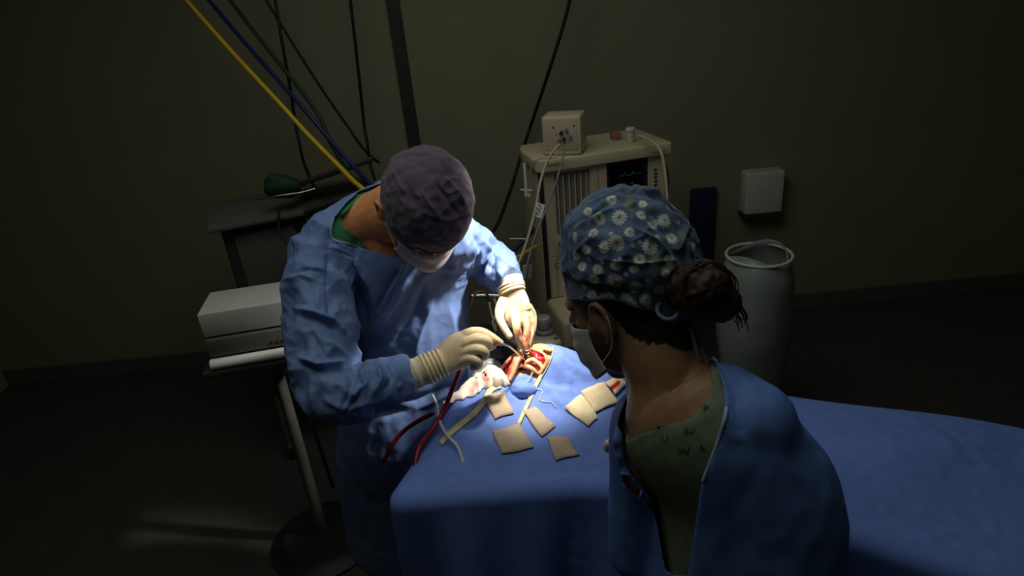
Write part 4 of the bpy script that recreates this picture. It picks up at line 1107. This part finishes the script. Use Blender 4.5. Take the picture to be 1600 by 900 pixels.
def trace(pxs):
    return tube([mq(*(ml(x_, y_, Yf)[[0]]), Yf + .003, ml(x_, y_, Yf)[2]) for x_, y_ in pxs], .0012, 6, 2)
obj('trace', join([trace([(969, 276), (975, 274), (977, 270), (980, 274), (987, 273), (989, 268), (992, 272), (1000, 270), (1003, 271)]), trace([(972, 291), (976, 286), (978, 291)]), trace([(984, 289), (988, 284), (990, 289)])]), M_trace, scr)
for i in range(5):
    c_ = ml(1024 + (i % 2) * 0.6, 265 + i * 6, Yf)
    obj('button', mbox(c_[0] - .006, c_[0] + .006, Yf - .003, Yf + .002, c_[2] - .004, c_[2] + .004, .001), M_darkg, mach, angle=40)
# gas knob in its recess, a label below it
r0_, r1_ = ml(866, 368, Yf), ml(930, 394, Yf)
obj('recess', mbox(r0_[0], r1_[0], Yf - .003, Yf + .004, r1_[2], r0_[2], .003), M_cream2, mach, angle=40)
kc = ml(877, 380, Yf); kn = obj('gas_knob', cyl(mq(kc[0], Yf + .002, kc[2]), mq(kc[0], Yf - .018, kc[2]), .013, .011), M_dark, mach, angle=40)
obj('knob_cap', cyl(mq(kc[0], Yf - .016, kc[2]), mq(kc[0], Yf - .026, kc[2]), .009, .008), M_greenp, kn, angle=40)
lc = ml(871, 415, Yf); obj('warning_ring', torus(mq(lc[0], Yf - .001, lc[2]), ey, .012, .0012), M_greenp, mach)
# worktop that juts forward
wz1 = zsh; wx0 = ml(856, 470, Yf)[0] - .006
pw = ml(898, 535, -.22)
obj('worktop', mbox(wx0, xr, -.20, Yf + .01, wz1 - .13, wz1, .02, 4), M_cream, mach, angle=40)
obj('drawer', mbox(wx0 + .03, xr - .02, -.205, -.19, wz1 - .115, wz1 - .02, .004), M_cream2, mach, angle=40)
obj('foot_frame', mbox(OFFL, MW, -.10, MD + .05, -MZ + .03, -MZ + .13, .02), M_mid, mach, angle=40)
for x in (0.03, MW - .03):
    for y in (-.06, MD):
        obj('caster', cyl(mq(x - .012, y, -MZ + .03), mq(x + .012, y, -MZ + .03), .03), M_dark, mach, angle=40)
# lettering on the top plate and a monitor wave (flat print)
def lettering(txt, px0, px1, py0, y, parent, m=M_ink, bold=0.0):
    cu = bpy.data.curves.new('lettering', 'FONT'); cu.body = txt; cu.extrude = 0.0004; cu.offset = bold; cu.size = 1.0
    o = bpy.data.objects.new('lettering', cu); COL.objects.link(o)
    cu.materials.append(m); bpy.context.view_layer.update()
    wdt = max(1e-4, o.dimensions.x); p0, p1 = ml(px0, py0[0], y), ml(px1, py0[1], y); s_ = (p1[0] - p0[0]) / wdt
    Mx = Matrix.Identity(4); pos = mq(p0[0], y, p0[2])
    for i in range(3):
        Mx[i][0], Mx[i][1], Mx[i][2], Mx[i][3] = ex[i] * s_, ez[i] * s_, -ey[i] * s_, pos[i]
    dg = bpy.context.evaluated_depsgraph_get(); me = bpy.data.meshes.new_from_object(o.evaluated_get(dg)); me.transform(Matrix.Translation(Vector(-wloc(parent))) @ Mx)
    bpy.data.objects.remove(o); o = bpy.data.objects.new('lettering', me); COL.objects.link(o); o.parent = parent
    return o
lettering('mindray', 853, 880, (262, 258), -.0012, mach)
lettering('WATO EX-35', 1017, 1041, (240.5, 237), -.0012, mach)
# breathing block in front of the machine, with a big dial
bk0 = thing  # (kept short)
BZ = 0.93
c1, c2, c3, c4 = [solve_z(x_, y_, BZ) for x_, y_ in ((772, 515), (806, 553), (880, 532), (842, 480))]
blk = obj('breathing_block', bevel_prism([c1, c2, c3, c4], np.array([0, 0, -.07]), .012), M_mid, mach, angle=40)
kc = solve_z(851, 518, BZ)
obj('dial_base', cyl(kc, kc + ez * .012, .030, .029, 32), M_mid, blk, angle=40)
dv, df = cyl(kc + ez * .012, kc + ez * .05, .020, .019, 36); obj('dial_knob', (dv, df), M_greyp, blk, angle=40)
for i in range(14):
    a_ = i / 14 * 6.283; d_ = np.array([math.cos(a_), math.sin(a_), 0]); 
    obj('grip_rib', cyl(kc + d_ * .0195 + ez * .016, kc + d_ * .0195 + ez * .046, .0022, segs=6), M_greyp, blk)
for x_, y_ in ((804, 544), (836, 539), (869, 529)):
    s_ = solve_z(x_, y_, BZ); obj('screw', cyl(s_ - ez * .001, s_ + ez * .002, .007), M_dark, blk, angle=40)
obj('slot', rbox(solve_z(843, 495, BZ), (nrm(c4 - c1), nrm(np.cross(ez, nrm(c4 - c1))), ez), (-.028, -.006, 0), (.028, .006, .002), .001), M_dark, blk)
obj('block_arm', rbox((c3 + c4) / 2 - ez * .05, (nrm(c3 - c4), nrm(np.cross(ez, nrm(c3 - c4))), ez), (-.05, -.30, -.03), (.05, .02, .0), .008), M_mid, mach, angle=40)
for x_, y0_, y1_ in ((920, 535, 556), (931, 545, 560)):
    obj('hook', tube([P(x_, y0_, 2.10), P(x_, y1_, 2.10), P(x_ - 4, y1_ + 6, 2.10), P(x_ - 9, y1_ + 3, 2.10)], .004), M_white, mach)
# glass gauge on the machine's left side
gg = obj('gauge_tube', cyl(P(819, 254, 2.5), P(822, 295, 2.5), .006, segs=12), M_glass, mach, angle=40)
obj('gauge_valve', join([cyl(P(813, 297, 2.49), P(832, 298, 2.49), .006, segs=12), cyl(P(826, 305, 2.5), P(826, 305, 2.47), .009), cyl(P(822, 292, 2.49), P(822, 308, 2.49), .007, segs=12)]), M_glass, mach, angle=40)

# monitor box and jars standing on the machine
def on_top(px_, py_): return solve_z(px_, py_, MZ)
m0, m1 = on_top(856, 244), on_top(909, 243)
ux = nrm(m1 - m0); uy = np.array([-ux[1], ux[0], 0]); mw = np.linalg.norm(m1 - m0)
mon = thing('monitor_box', 'small cream monitor box with sockets and cables on top of the machine', 'monitor', (m0 + m1) / 2)
obj('casing', rbox(m0, (ux, uy, ez), (-.018, 0, .002), (mw, .12, .15), .010, 3), M_cream, mon, angle=40)
obj('front_panel', rbox(m0, (ux, uy, ez), (-.010, -.004, .022), (mw - .012, .006, .142), .004), M_cream2, mon, angle=40)
for i, (fx_, fz_, m) in enumerate(((.45, .09, M_dark), (.60, .10, M_greyp), (.38, .06, M_pinkc), (.70, .075, M_greyp), (.52, .065, M_dark), (.22, .11, M_dark), (.30, .085, M_pinkc), (.82, .115, M_dark))):
    c_ = m0 + ux * mw * fx_ + ez * fz_ - uy * .004
    obj('socket', cyl(c_ + uy * .003, c_ - uy * (.014 if i < 5 else .002), .007 if i < 5 else .0035, segs=14), m, mon, angle=40)
j0 = on_top(985, 222)
jar = thing('lidded_jar', 'cream cylinder jar standing on the machine top near its right end', 'jar', j0)
obj('glass', cyl(j0, j0 + ez * .045, .017), M_creamc, jar, angle=40); obj('lid', cyl(j0 + ez * .045, j0 + ez * .058, .019), M_white, jar, angle=40)
k0 = on_top(967, 219)
g_ = rbox(k0, MX, (-.022, 0, 0), (.012, .05, .032), .006)
tag(obj('small_box', g_, M_pinkc, loc=k0, angle=40), 'small pinkish box beside the cream jar on the machine top', 'box')

# ------------------------------------------------------------------ cables
def wire(name, pts, r, m, label, cat='cable', group=None, segs=8):
    g_ = tube([P(*p) for p in pts], r, segs); return tag(obj(name, g_, m, loc=base_of(g_)), label, cat, group)
cb = wire('monitor_cable', [(874, 226, 2.37), (862, 240, 2.36), (851, 262, 2.35), (843, 290, 2.34), (838, 320, 2.33), (828, 360, 2.3), (817, 395, 2.28), (808, 418, 2.27), (806, 440, 2.27)], .0055, M_creamc, 'cream monitor cable with a printed white tag, leftmost of the two')
tg = [P(838, 316, 2.325), P(852, 320, 2.325), P(846, 341, 2.32), (P(832, 337, 2.32))]
tgo = obj('tag', prism(tg, CW * .003), M_white, cb, smooth=False)
tx = nrm(tg[3] - tg[0]); ty = nrm(tg[1] - tg[0])
obj('print', join([rbox(tg[0] + (tg[1] - tg[0]) * (.35 + .12 * (i % 3)) + (tg[3] - tg[0]) * (.12 + .1 * i) - CW * .0008, (tx, ty, CW), (-.001, -.004 - .002 * (i % 2), 0), (.0014, .006, .0006), 0) for i in range(8)]), M_ink, cb, smooth=False)
wire('monitor_cable', [(880, 228, 2.37), (880, 244, 2.355), (872, 275, 2.34), (860, 310, 2.33), (848, 340, 2.315), (836, 370, 2.30), (826, 405, 2.28), (821, 430, 2.28), (815, 450, 2.28)], .0042, M_greyp, 'grey monitor cable hanging from the centre socket, right of the tagged one')
wire('monitor_cable', [(868, 228, 2.37), (868, 246, 2.355), (845, 248, 2.40), (832, 256, 2.44), (829, 270, 2.46)], .002, M_creamc, 'thin cable crossing the machine top towards its left corner')
wire('wall_cable', [(1000, 212, 2.5), (1020, 222, 2.42), (1032, 236, 2.38), (1038, 260, 2.38), (1042, 300, 2.39), (1044, 350, 2.40)], .006, M_creamc, 'cream cable running down over the right end of the machine')
wire('wall_cable', [(1036, 250, 2.62), (1043, 275, 2.62), (1042, 310, 2.62)], .006, M_blackc, 'short black cable behind the right end of the machine')
wire('wall_cable', [(905, -60, 2.8), (880, 40, 2.9), (850, 135, 3.02), (828, 200, 3.2), (815, 240, 3.15), (800, 290, 3.1), (780, 345, 3.0), (764, 375, 2.95), (750, 420, 2.9)], .008, M_blackc, 'black cable slanting down left of the cream machine')
wire('wall_cable', [(420, -60, 2.75), (438, 50, 2.8), (452, 130, 2.88), (462, 195, 2.95), (468, 225, 2.95), (475, 255, 2.9), (490, 290, 2.75), (500, 310, 2.7), (508, 340, 2.6)], .007, M_blackc, 'black cable hanging behind the yellow hose, at far left')
wire('wall_cable', [(380, -60, 2.75), (440, 40, 2.82), (500, 135, 2.92), (545, 200, 3.0), (560, 222, 3.0), (575, 240, 2.95), (592, 254, 2.9)], .006, M_blackc, 'black cable slanting right behind the plum cap')
wire('wall_cable', [(540, -60, 2.75), (552, 40, 2.85), (562, 130, 2.95), (569, 195, 3.05), (574, 225, 3.05), (578, 255, 3.0), (585, 280, 3.0)], .007, M_blackc, 'black cable hanging straight behind the plum cap')
wire('yellow_hose', [(40, -330, 2.62), (200, -110, 2.5), (330, 45, 2.4), (440, 165, 2.3), (476, 205, 2.3), (505, 235, 2.28), (534, 264, 2.25), (552, 283, 2.2), (568, 297, 2.15), (590, 330, 2.1)], .0085, M_hosey, 'yellow gas hose slanting down behind the bent surgeon', 'hose', segs=12)
wire('blue_hose', [(70, -340, 2.7), (230, -120, 2.56), (360, 40, 2.45), (470, 165, 2.36), (505, 206, 2.35), (530, 235, 2.33), (556, 264, 2.3), (580, 290, 2.25), (600, 320, 2.2)], .008, M_hoseb, 'dark blue gas hose running beside the yellow hose', 'hose', segs=12)
wire('green_hose', [(110, -340, 2.76), (270, -120, 2.62), (390, 40, 2.5), (488, 165, 2.42), (515, 220, 2.4), (535, 255, 2.36), (553, 285, 2.3), (570, 310, 2.2)], .008, M_greenbag, 'dark green hose between the yellow and blue hoses', 'hose', segs=12)
wire('gas_hose', [(838, 385, 2.5), (822, 394, 2.45), (808, 402, 2.42), (797, 404, 2.4)], .007, M_hosey, 'short yellow hose end behind the raised blue sleeve', 'hose', segs=10)
wire('wall_cable', [(835, 355, 2.7), (822, 372, 2.7), (806, 388, 2.7), (790, 397, 2.7), (770, 410, 2.7)], .010, M_hoseb, 'dark blue cable slanting behind the raised sleeve')
wire('thin_rod', [(797, 373, 2.6), (825, 373.5, 2.6)], .003, M_steel, 'thin steel rod sticking out left of the machine', 'rod')
wire('steel_rail', [(738, 463, 2.1), (760, 462, 2.1), (790, 463, 2.1)], .009, M_steel, 'steel side rail beyond the raised gloved hand', 'rail', segs=12)
wire('pink_tube', [(736, 480, 2.0), (740, 464, 2.0), (748, 456, 2.0), (760, 459, 2.02), (764, 470, 2.05)], .0042, M_pinkc, 'pinkish tube looping over the steel rail', 'tube', segs=10)
for i, (pts, m, lab) in enumerate([
    ([(764, 470, 2.1), (768, 490, 2.05), (775, 515, 2.0), (770, 545, 1.98)], M_creamc, 'thin cable hanging from the rail, leftmost of the bundle'),
    ([(772, 466, 2.1), (778, 485, 2.05), (770, 505, 2.0), (780, 530, 1.98), (778, 560, 1.97)], M_creamc, 'crooked pale cable in the bundle under the rail'),
    ([(782, 466, 2.12), (776, 490, 2.08), (784, 512, 2.02), (778, 540, 2.0)], M_creamc, 'cream cable crossing the grey ones under the rail'),
    ([(785, 480, 2.12), (782, 510, 2.06), (784, 540, 2.02), (790, 575, 1.98)], M_whitetube, 'pale tube nearest the raised gloved hand under the rail'),
    ([(772, 528, 1.95), (770, 550, 1.93), (772, 575, 1.9)], M_greyp, 'short grey cable behind the yellow collared probe')]):
    wire('bundle_cable', pts, .004, m, lab, 'cable', 'cables under the rail')
g_ = loft([P(752, 560, 1.95), P(765, 548, 1.95), P(785, 550, 1.95), P(800, 560, 1.95)], [.016, .024, .024, .016], 14)
tag(obj('breathing_bag', g_, M_darkg, loc=base_of(g_)), 'dark rubber bag in the gloom behind the probe', 'bag')
g_ = rbox(P(823, 425, 2.3), (nrm(cv(1, .05, 0)), nrm(cv(0, .1, 1)), nrm(cv(0, 1, -.1))), (-.018, -.015, -.028), (.02, .015, .028), .008)
tag(obj('cable_clip', g_, M_greyp, loc=base_of(g_), angle=40), 'grey clip block gathering cables above the raised cuff', 'clip')

# ------------------------------------------------------------------ things along the walls
def wallp(px_, py_): return plane_hit(px_, py_, np.array([0, BY, 0]), np.array([0, 1.0, 0]))
w0, w1 = wallp(1077, 291), wallp(1118, 293); w2 = wallp(1112, 400)
g_ = rbox((0, 0, 0), I3, (w0[0], BY - .04, w2[2] - .30), (w1[0], BY - .002, (w0[2] + w1[2]) / 2), .015, 3)
tag(obj('navy_board', g_, M_navy, loc=base_of(g_), angle=40), 'navy blue padded board against the wall behind the daisy cap', 'board')
d0 = wallp(1157, 270); d1 = wallp(1156, 328)
disp = thing('wall_dispenser', 'white wall dispenser above the plastic sack at the right', 'dispenser', (d0[0] + .1, BY, d1[2]))
obj('casing', rbox((0, 0, 0), I3, (d0[0], BY - .10, d1[2]), (d0[0] + .2, BY - .001, d0[2] + .02), .012, 3), M_white, disp, angle=40)
obj('drip_edge', rbox((0, 0, 0), I3, (d0[0] - .003, BY - .105, d1[2] - .02), (d0[0] + .203, BY - .002, d1[2]), .004), M_darkg, disp, angle=40)
# plastic sack in a bin
bc = P(1180, 470, 2.5)
bv = []; nU, nV = 48, 30
for i in range(nV + 1):
    t = i / nV
    z = bc[2] + .20 - t * (bc[2] + .15); r = .125 + .02 * math.sin(t * 5) - .02 * (t < .08) * (1 - t / .08)
    for j in range(nU):
        a_ = 2 * math.pi * j / nU; rr_ = r * (1 + .05 * math.sin(a_ * 3 + t * 4) + .03 * noise.noise(Vector((math.cos(a_) * 2, math.sin(a_) * 2, t * 6))))
        bv.append((bc[0] + rr_ * math.cos(a_), bc[1] + rr_ * math.sin(a_), z + .02 * math.sin(a_ * 2) * (1 - t)))
bf = [(i * nU + j, i * nU + (j + 1) % nU, (i + 1) * nU + (j + 1) % nU, (i + 1) * nU + j) for i in range(nV) for j in range(nU)]
bf.append(tuple(nV * nU + j for j in range(nU)))
bag = obj('plastic_sack', (np.array(bv), bf), M_bag, loc=(bc[0], bc[1], .05)); solid(bag, .003)
tag(bag, 'open pale plastic sack standing at the right behind the hair bun', 'sack')
obj('rim_hoop', torus((bc[0], bc[1], bc[2] + .195), ez, .118, .006), M_white, bag)
obj('stand', cyl((bc[0], bc[1], 0), (bc[0], bc[1], .052), .10), M_mid, bag, angle=40)

# left: dark equipment trolley with a tilted hood, sockets and shelf
LX = (nrm(np.array([.94, .34, 0])), nrm(np.array([-.34, .94, 0])), ez)
lo = P(520, 330, 2.55)
cart = thing('equipment_trolley', 'dark equipment trolley in the gloom behind the bent surgeon', 'trolley', (lo[0], lo[1], 0))
obj('rack', rbox(lo, LX, (-.42, 0, -.72), (.16, .32, .02), .012), M_darkg, cart, angle=40)
obj('shelf', rbox(lo, LX, (-.46, -.06, .02), (.20, .34, .04), .006), M_mid, cart, angle=40)
obj('face_panel', rbox(lo, LX, (-.38, -.008, -.30), (.12, .004, -.02), .004), M_mid, cart, angle=40)
for x_, y_ in ((484, 327), (466, 352), (505, 345)):
    c_ = plane_hit(x_, y_, lo - LX[1] * .01, LX[1]); obj('socket', cyl(c_, c_ - LX[1] * .012, .018), M_dark, cart, angle=40)
c_ = plane_hit(480, 345, lo - LX[1] * .01, LX[1]); obj('toggle', rbox(c_, LX, (-.005, -.02, -.014), (.005, 0, .016), .002), M_white, cart, angle=40)
c_ = plane_hit(461, 392, lo - LX[1] * .01, LX[1]); obj('outlet_knob', cyl(c_, c_ - LX[1] * .03, .016), M_white, cart, angle=40)
hx = (nrm(cv(.93, .35, .1)), nrm(cv(-.2, .2, 1)), nrm(cv(-.3, .9, -.3)))
obj('hood', rbox(P(525, 268, 2.6), hx, (-.17, -.14, -.012), (.16, .12, .01), .006), M_dark, cart, angle=40)
obj('keyboard_tray', rbox(P(540, 305, 2.5), hx, (-.16, -.1, -.012), (.12, .1, .006), .006), M_darkg, cart, angle=40)
for a_, b_ in (((-.40, .05), (-.40, .30)), ((.13, .05), (.13, .30))):
    for y in (a_[1], b_[1]):
        x = a_[0]; obj('caster', cyl(lo + LX[0] * (x - .015) + LX[1] * y - ez * (lo[2] - .04), lo + LX[0] * (x + .015) + LX[1] * y - ez * (lo[2] - .04), .04), M_dark, cart, angle=40)
        obj('post', cyl(lo + LX[0] * x + LX[1] * y - ez * (lo[2] - .06), lo + LX[0] * x + LX[1] * y - ez * .70, .015), M_mid, cart, angle=40)
g_ = ellipsoid(P(440, 290, 2.42), (CR, CW, CU), (.065, .05, .045)); gv = g_[0] + (g_[0] - P(440, 290, 2.42)) * (0.25 * fbm(g_[0], 14, 3))[:, None]
tag(obj('green_bag', (gv, g_[1]), M_greenbag, loc=base_of((gv, g_[1]))), 'dark green cloth bag on the trolley shelf at far left', 'bag')
wire('silver_edge', [(400, 312, 2.36), (435, 306, 2.36), (470, 301, 2.37), (492, 295, 2.38)], .004, M_steel, 'thin steel bar edging the trolley shelf', 'bar')
wire('loop_cable', [(436, 330, 2.4), (436, 360, 2.4), (448, 380, 2.4), (458, 388, 2.4), (466, 410, 2.4), (462, 450, 2.4)], .005, M_blackc, 'black cable looping down the trolley front at far left')
wire('floor_cable', [(436, 560, 2.0), (450, 585, 2.0), (466, 620, 2.0), (485, 660, 2.0), (500, 700, 2.0), (520, 760, 2.05)], .006, M_blackc, 'black cable running down behind the blue elbow')
# pale device at the left edge
dx = (nrm(np.array([.98, .15, 0])), nrm(np.array([-.15, .98, 0])), ez)
dl = P(455, 548, 2.0)
dev = thing('pump_device', 'pale two-tier device with a round front bar at the left edge', 'device', dl - ez * .02)
obj('lower_case', rbox(dl, dx, (-.24, 0, .02), (.035, .18, .08), .006), M_mid, dev, angle=40)
obj('upper_case', rbox(dl, dx, (-.24, .01, .085), (.03, .18, .165), .006), M_white, dev, angle=40)
obj('front_bar', cyl(dl + dx[0] * -.24 - dx[1] * .005, dl + dx[0] * .04 - dx[1] * .005, .017), M_white, dev, angle=40)
for i in range(4):
    obj('button', cyl(dl + dx[0] * (-.05 + i * .018) + ez * .04, dl + dx[0] * (-.05 + i * .018) + ez * .04 - dx[1] * .004, .005, segs=10), M_dark, dev)
ds = thing('device_stand', 'dark stand carrying the pale device at the left edge', 'stand', (dl[0] - .1, dl[1] + .09, 0))
obj('tray', rbox(dl, dx, (-.27, -.02, -.04), (.05, .20, -.018), .005), M_darkg, ds, angle=40)
obj('pole', cyl((dl[0] - .1, dl[1] + .09, .03), (dl[0] - .1, dl[1] + .09, dl[2] - .03), .02), M_mid, ds, angle=40)
obj('base', cyl((dl[0] - .1, dl[1] + .09, 0), (dl[0] - .1, dl[1] + .09, .04), .2, .16), M_dark, ds, angle=40)
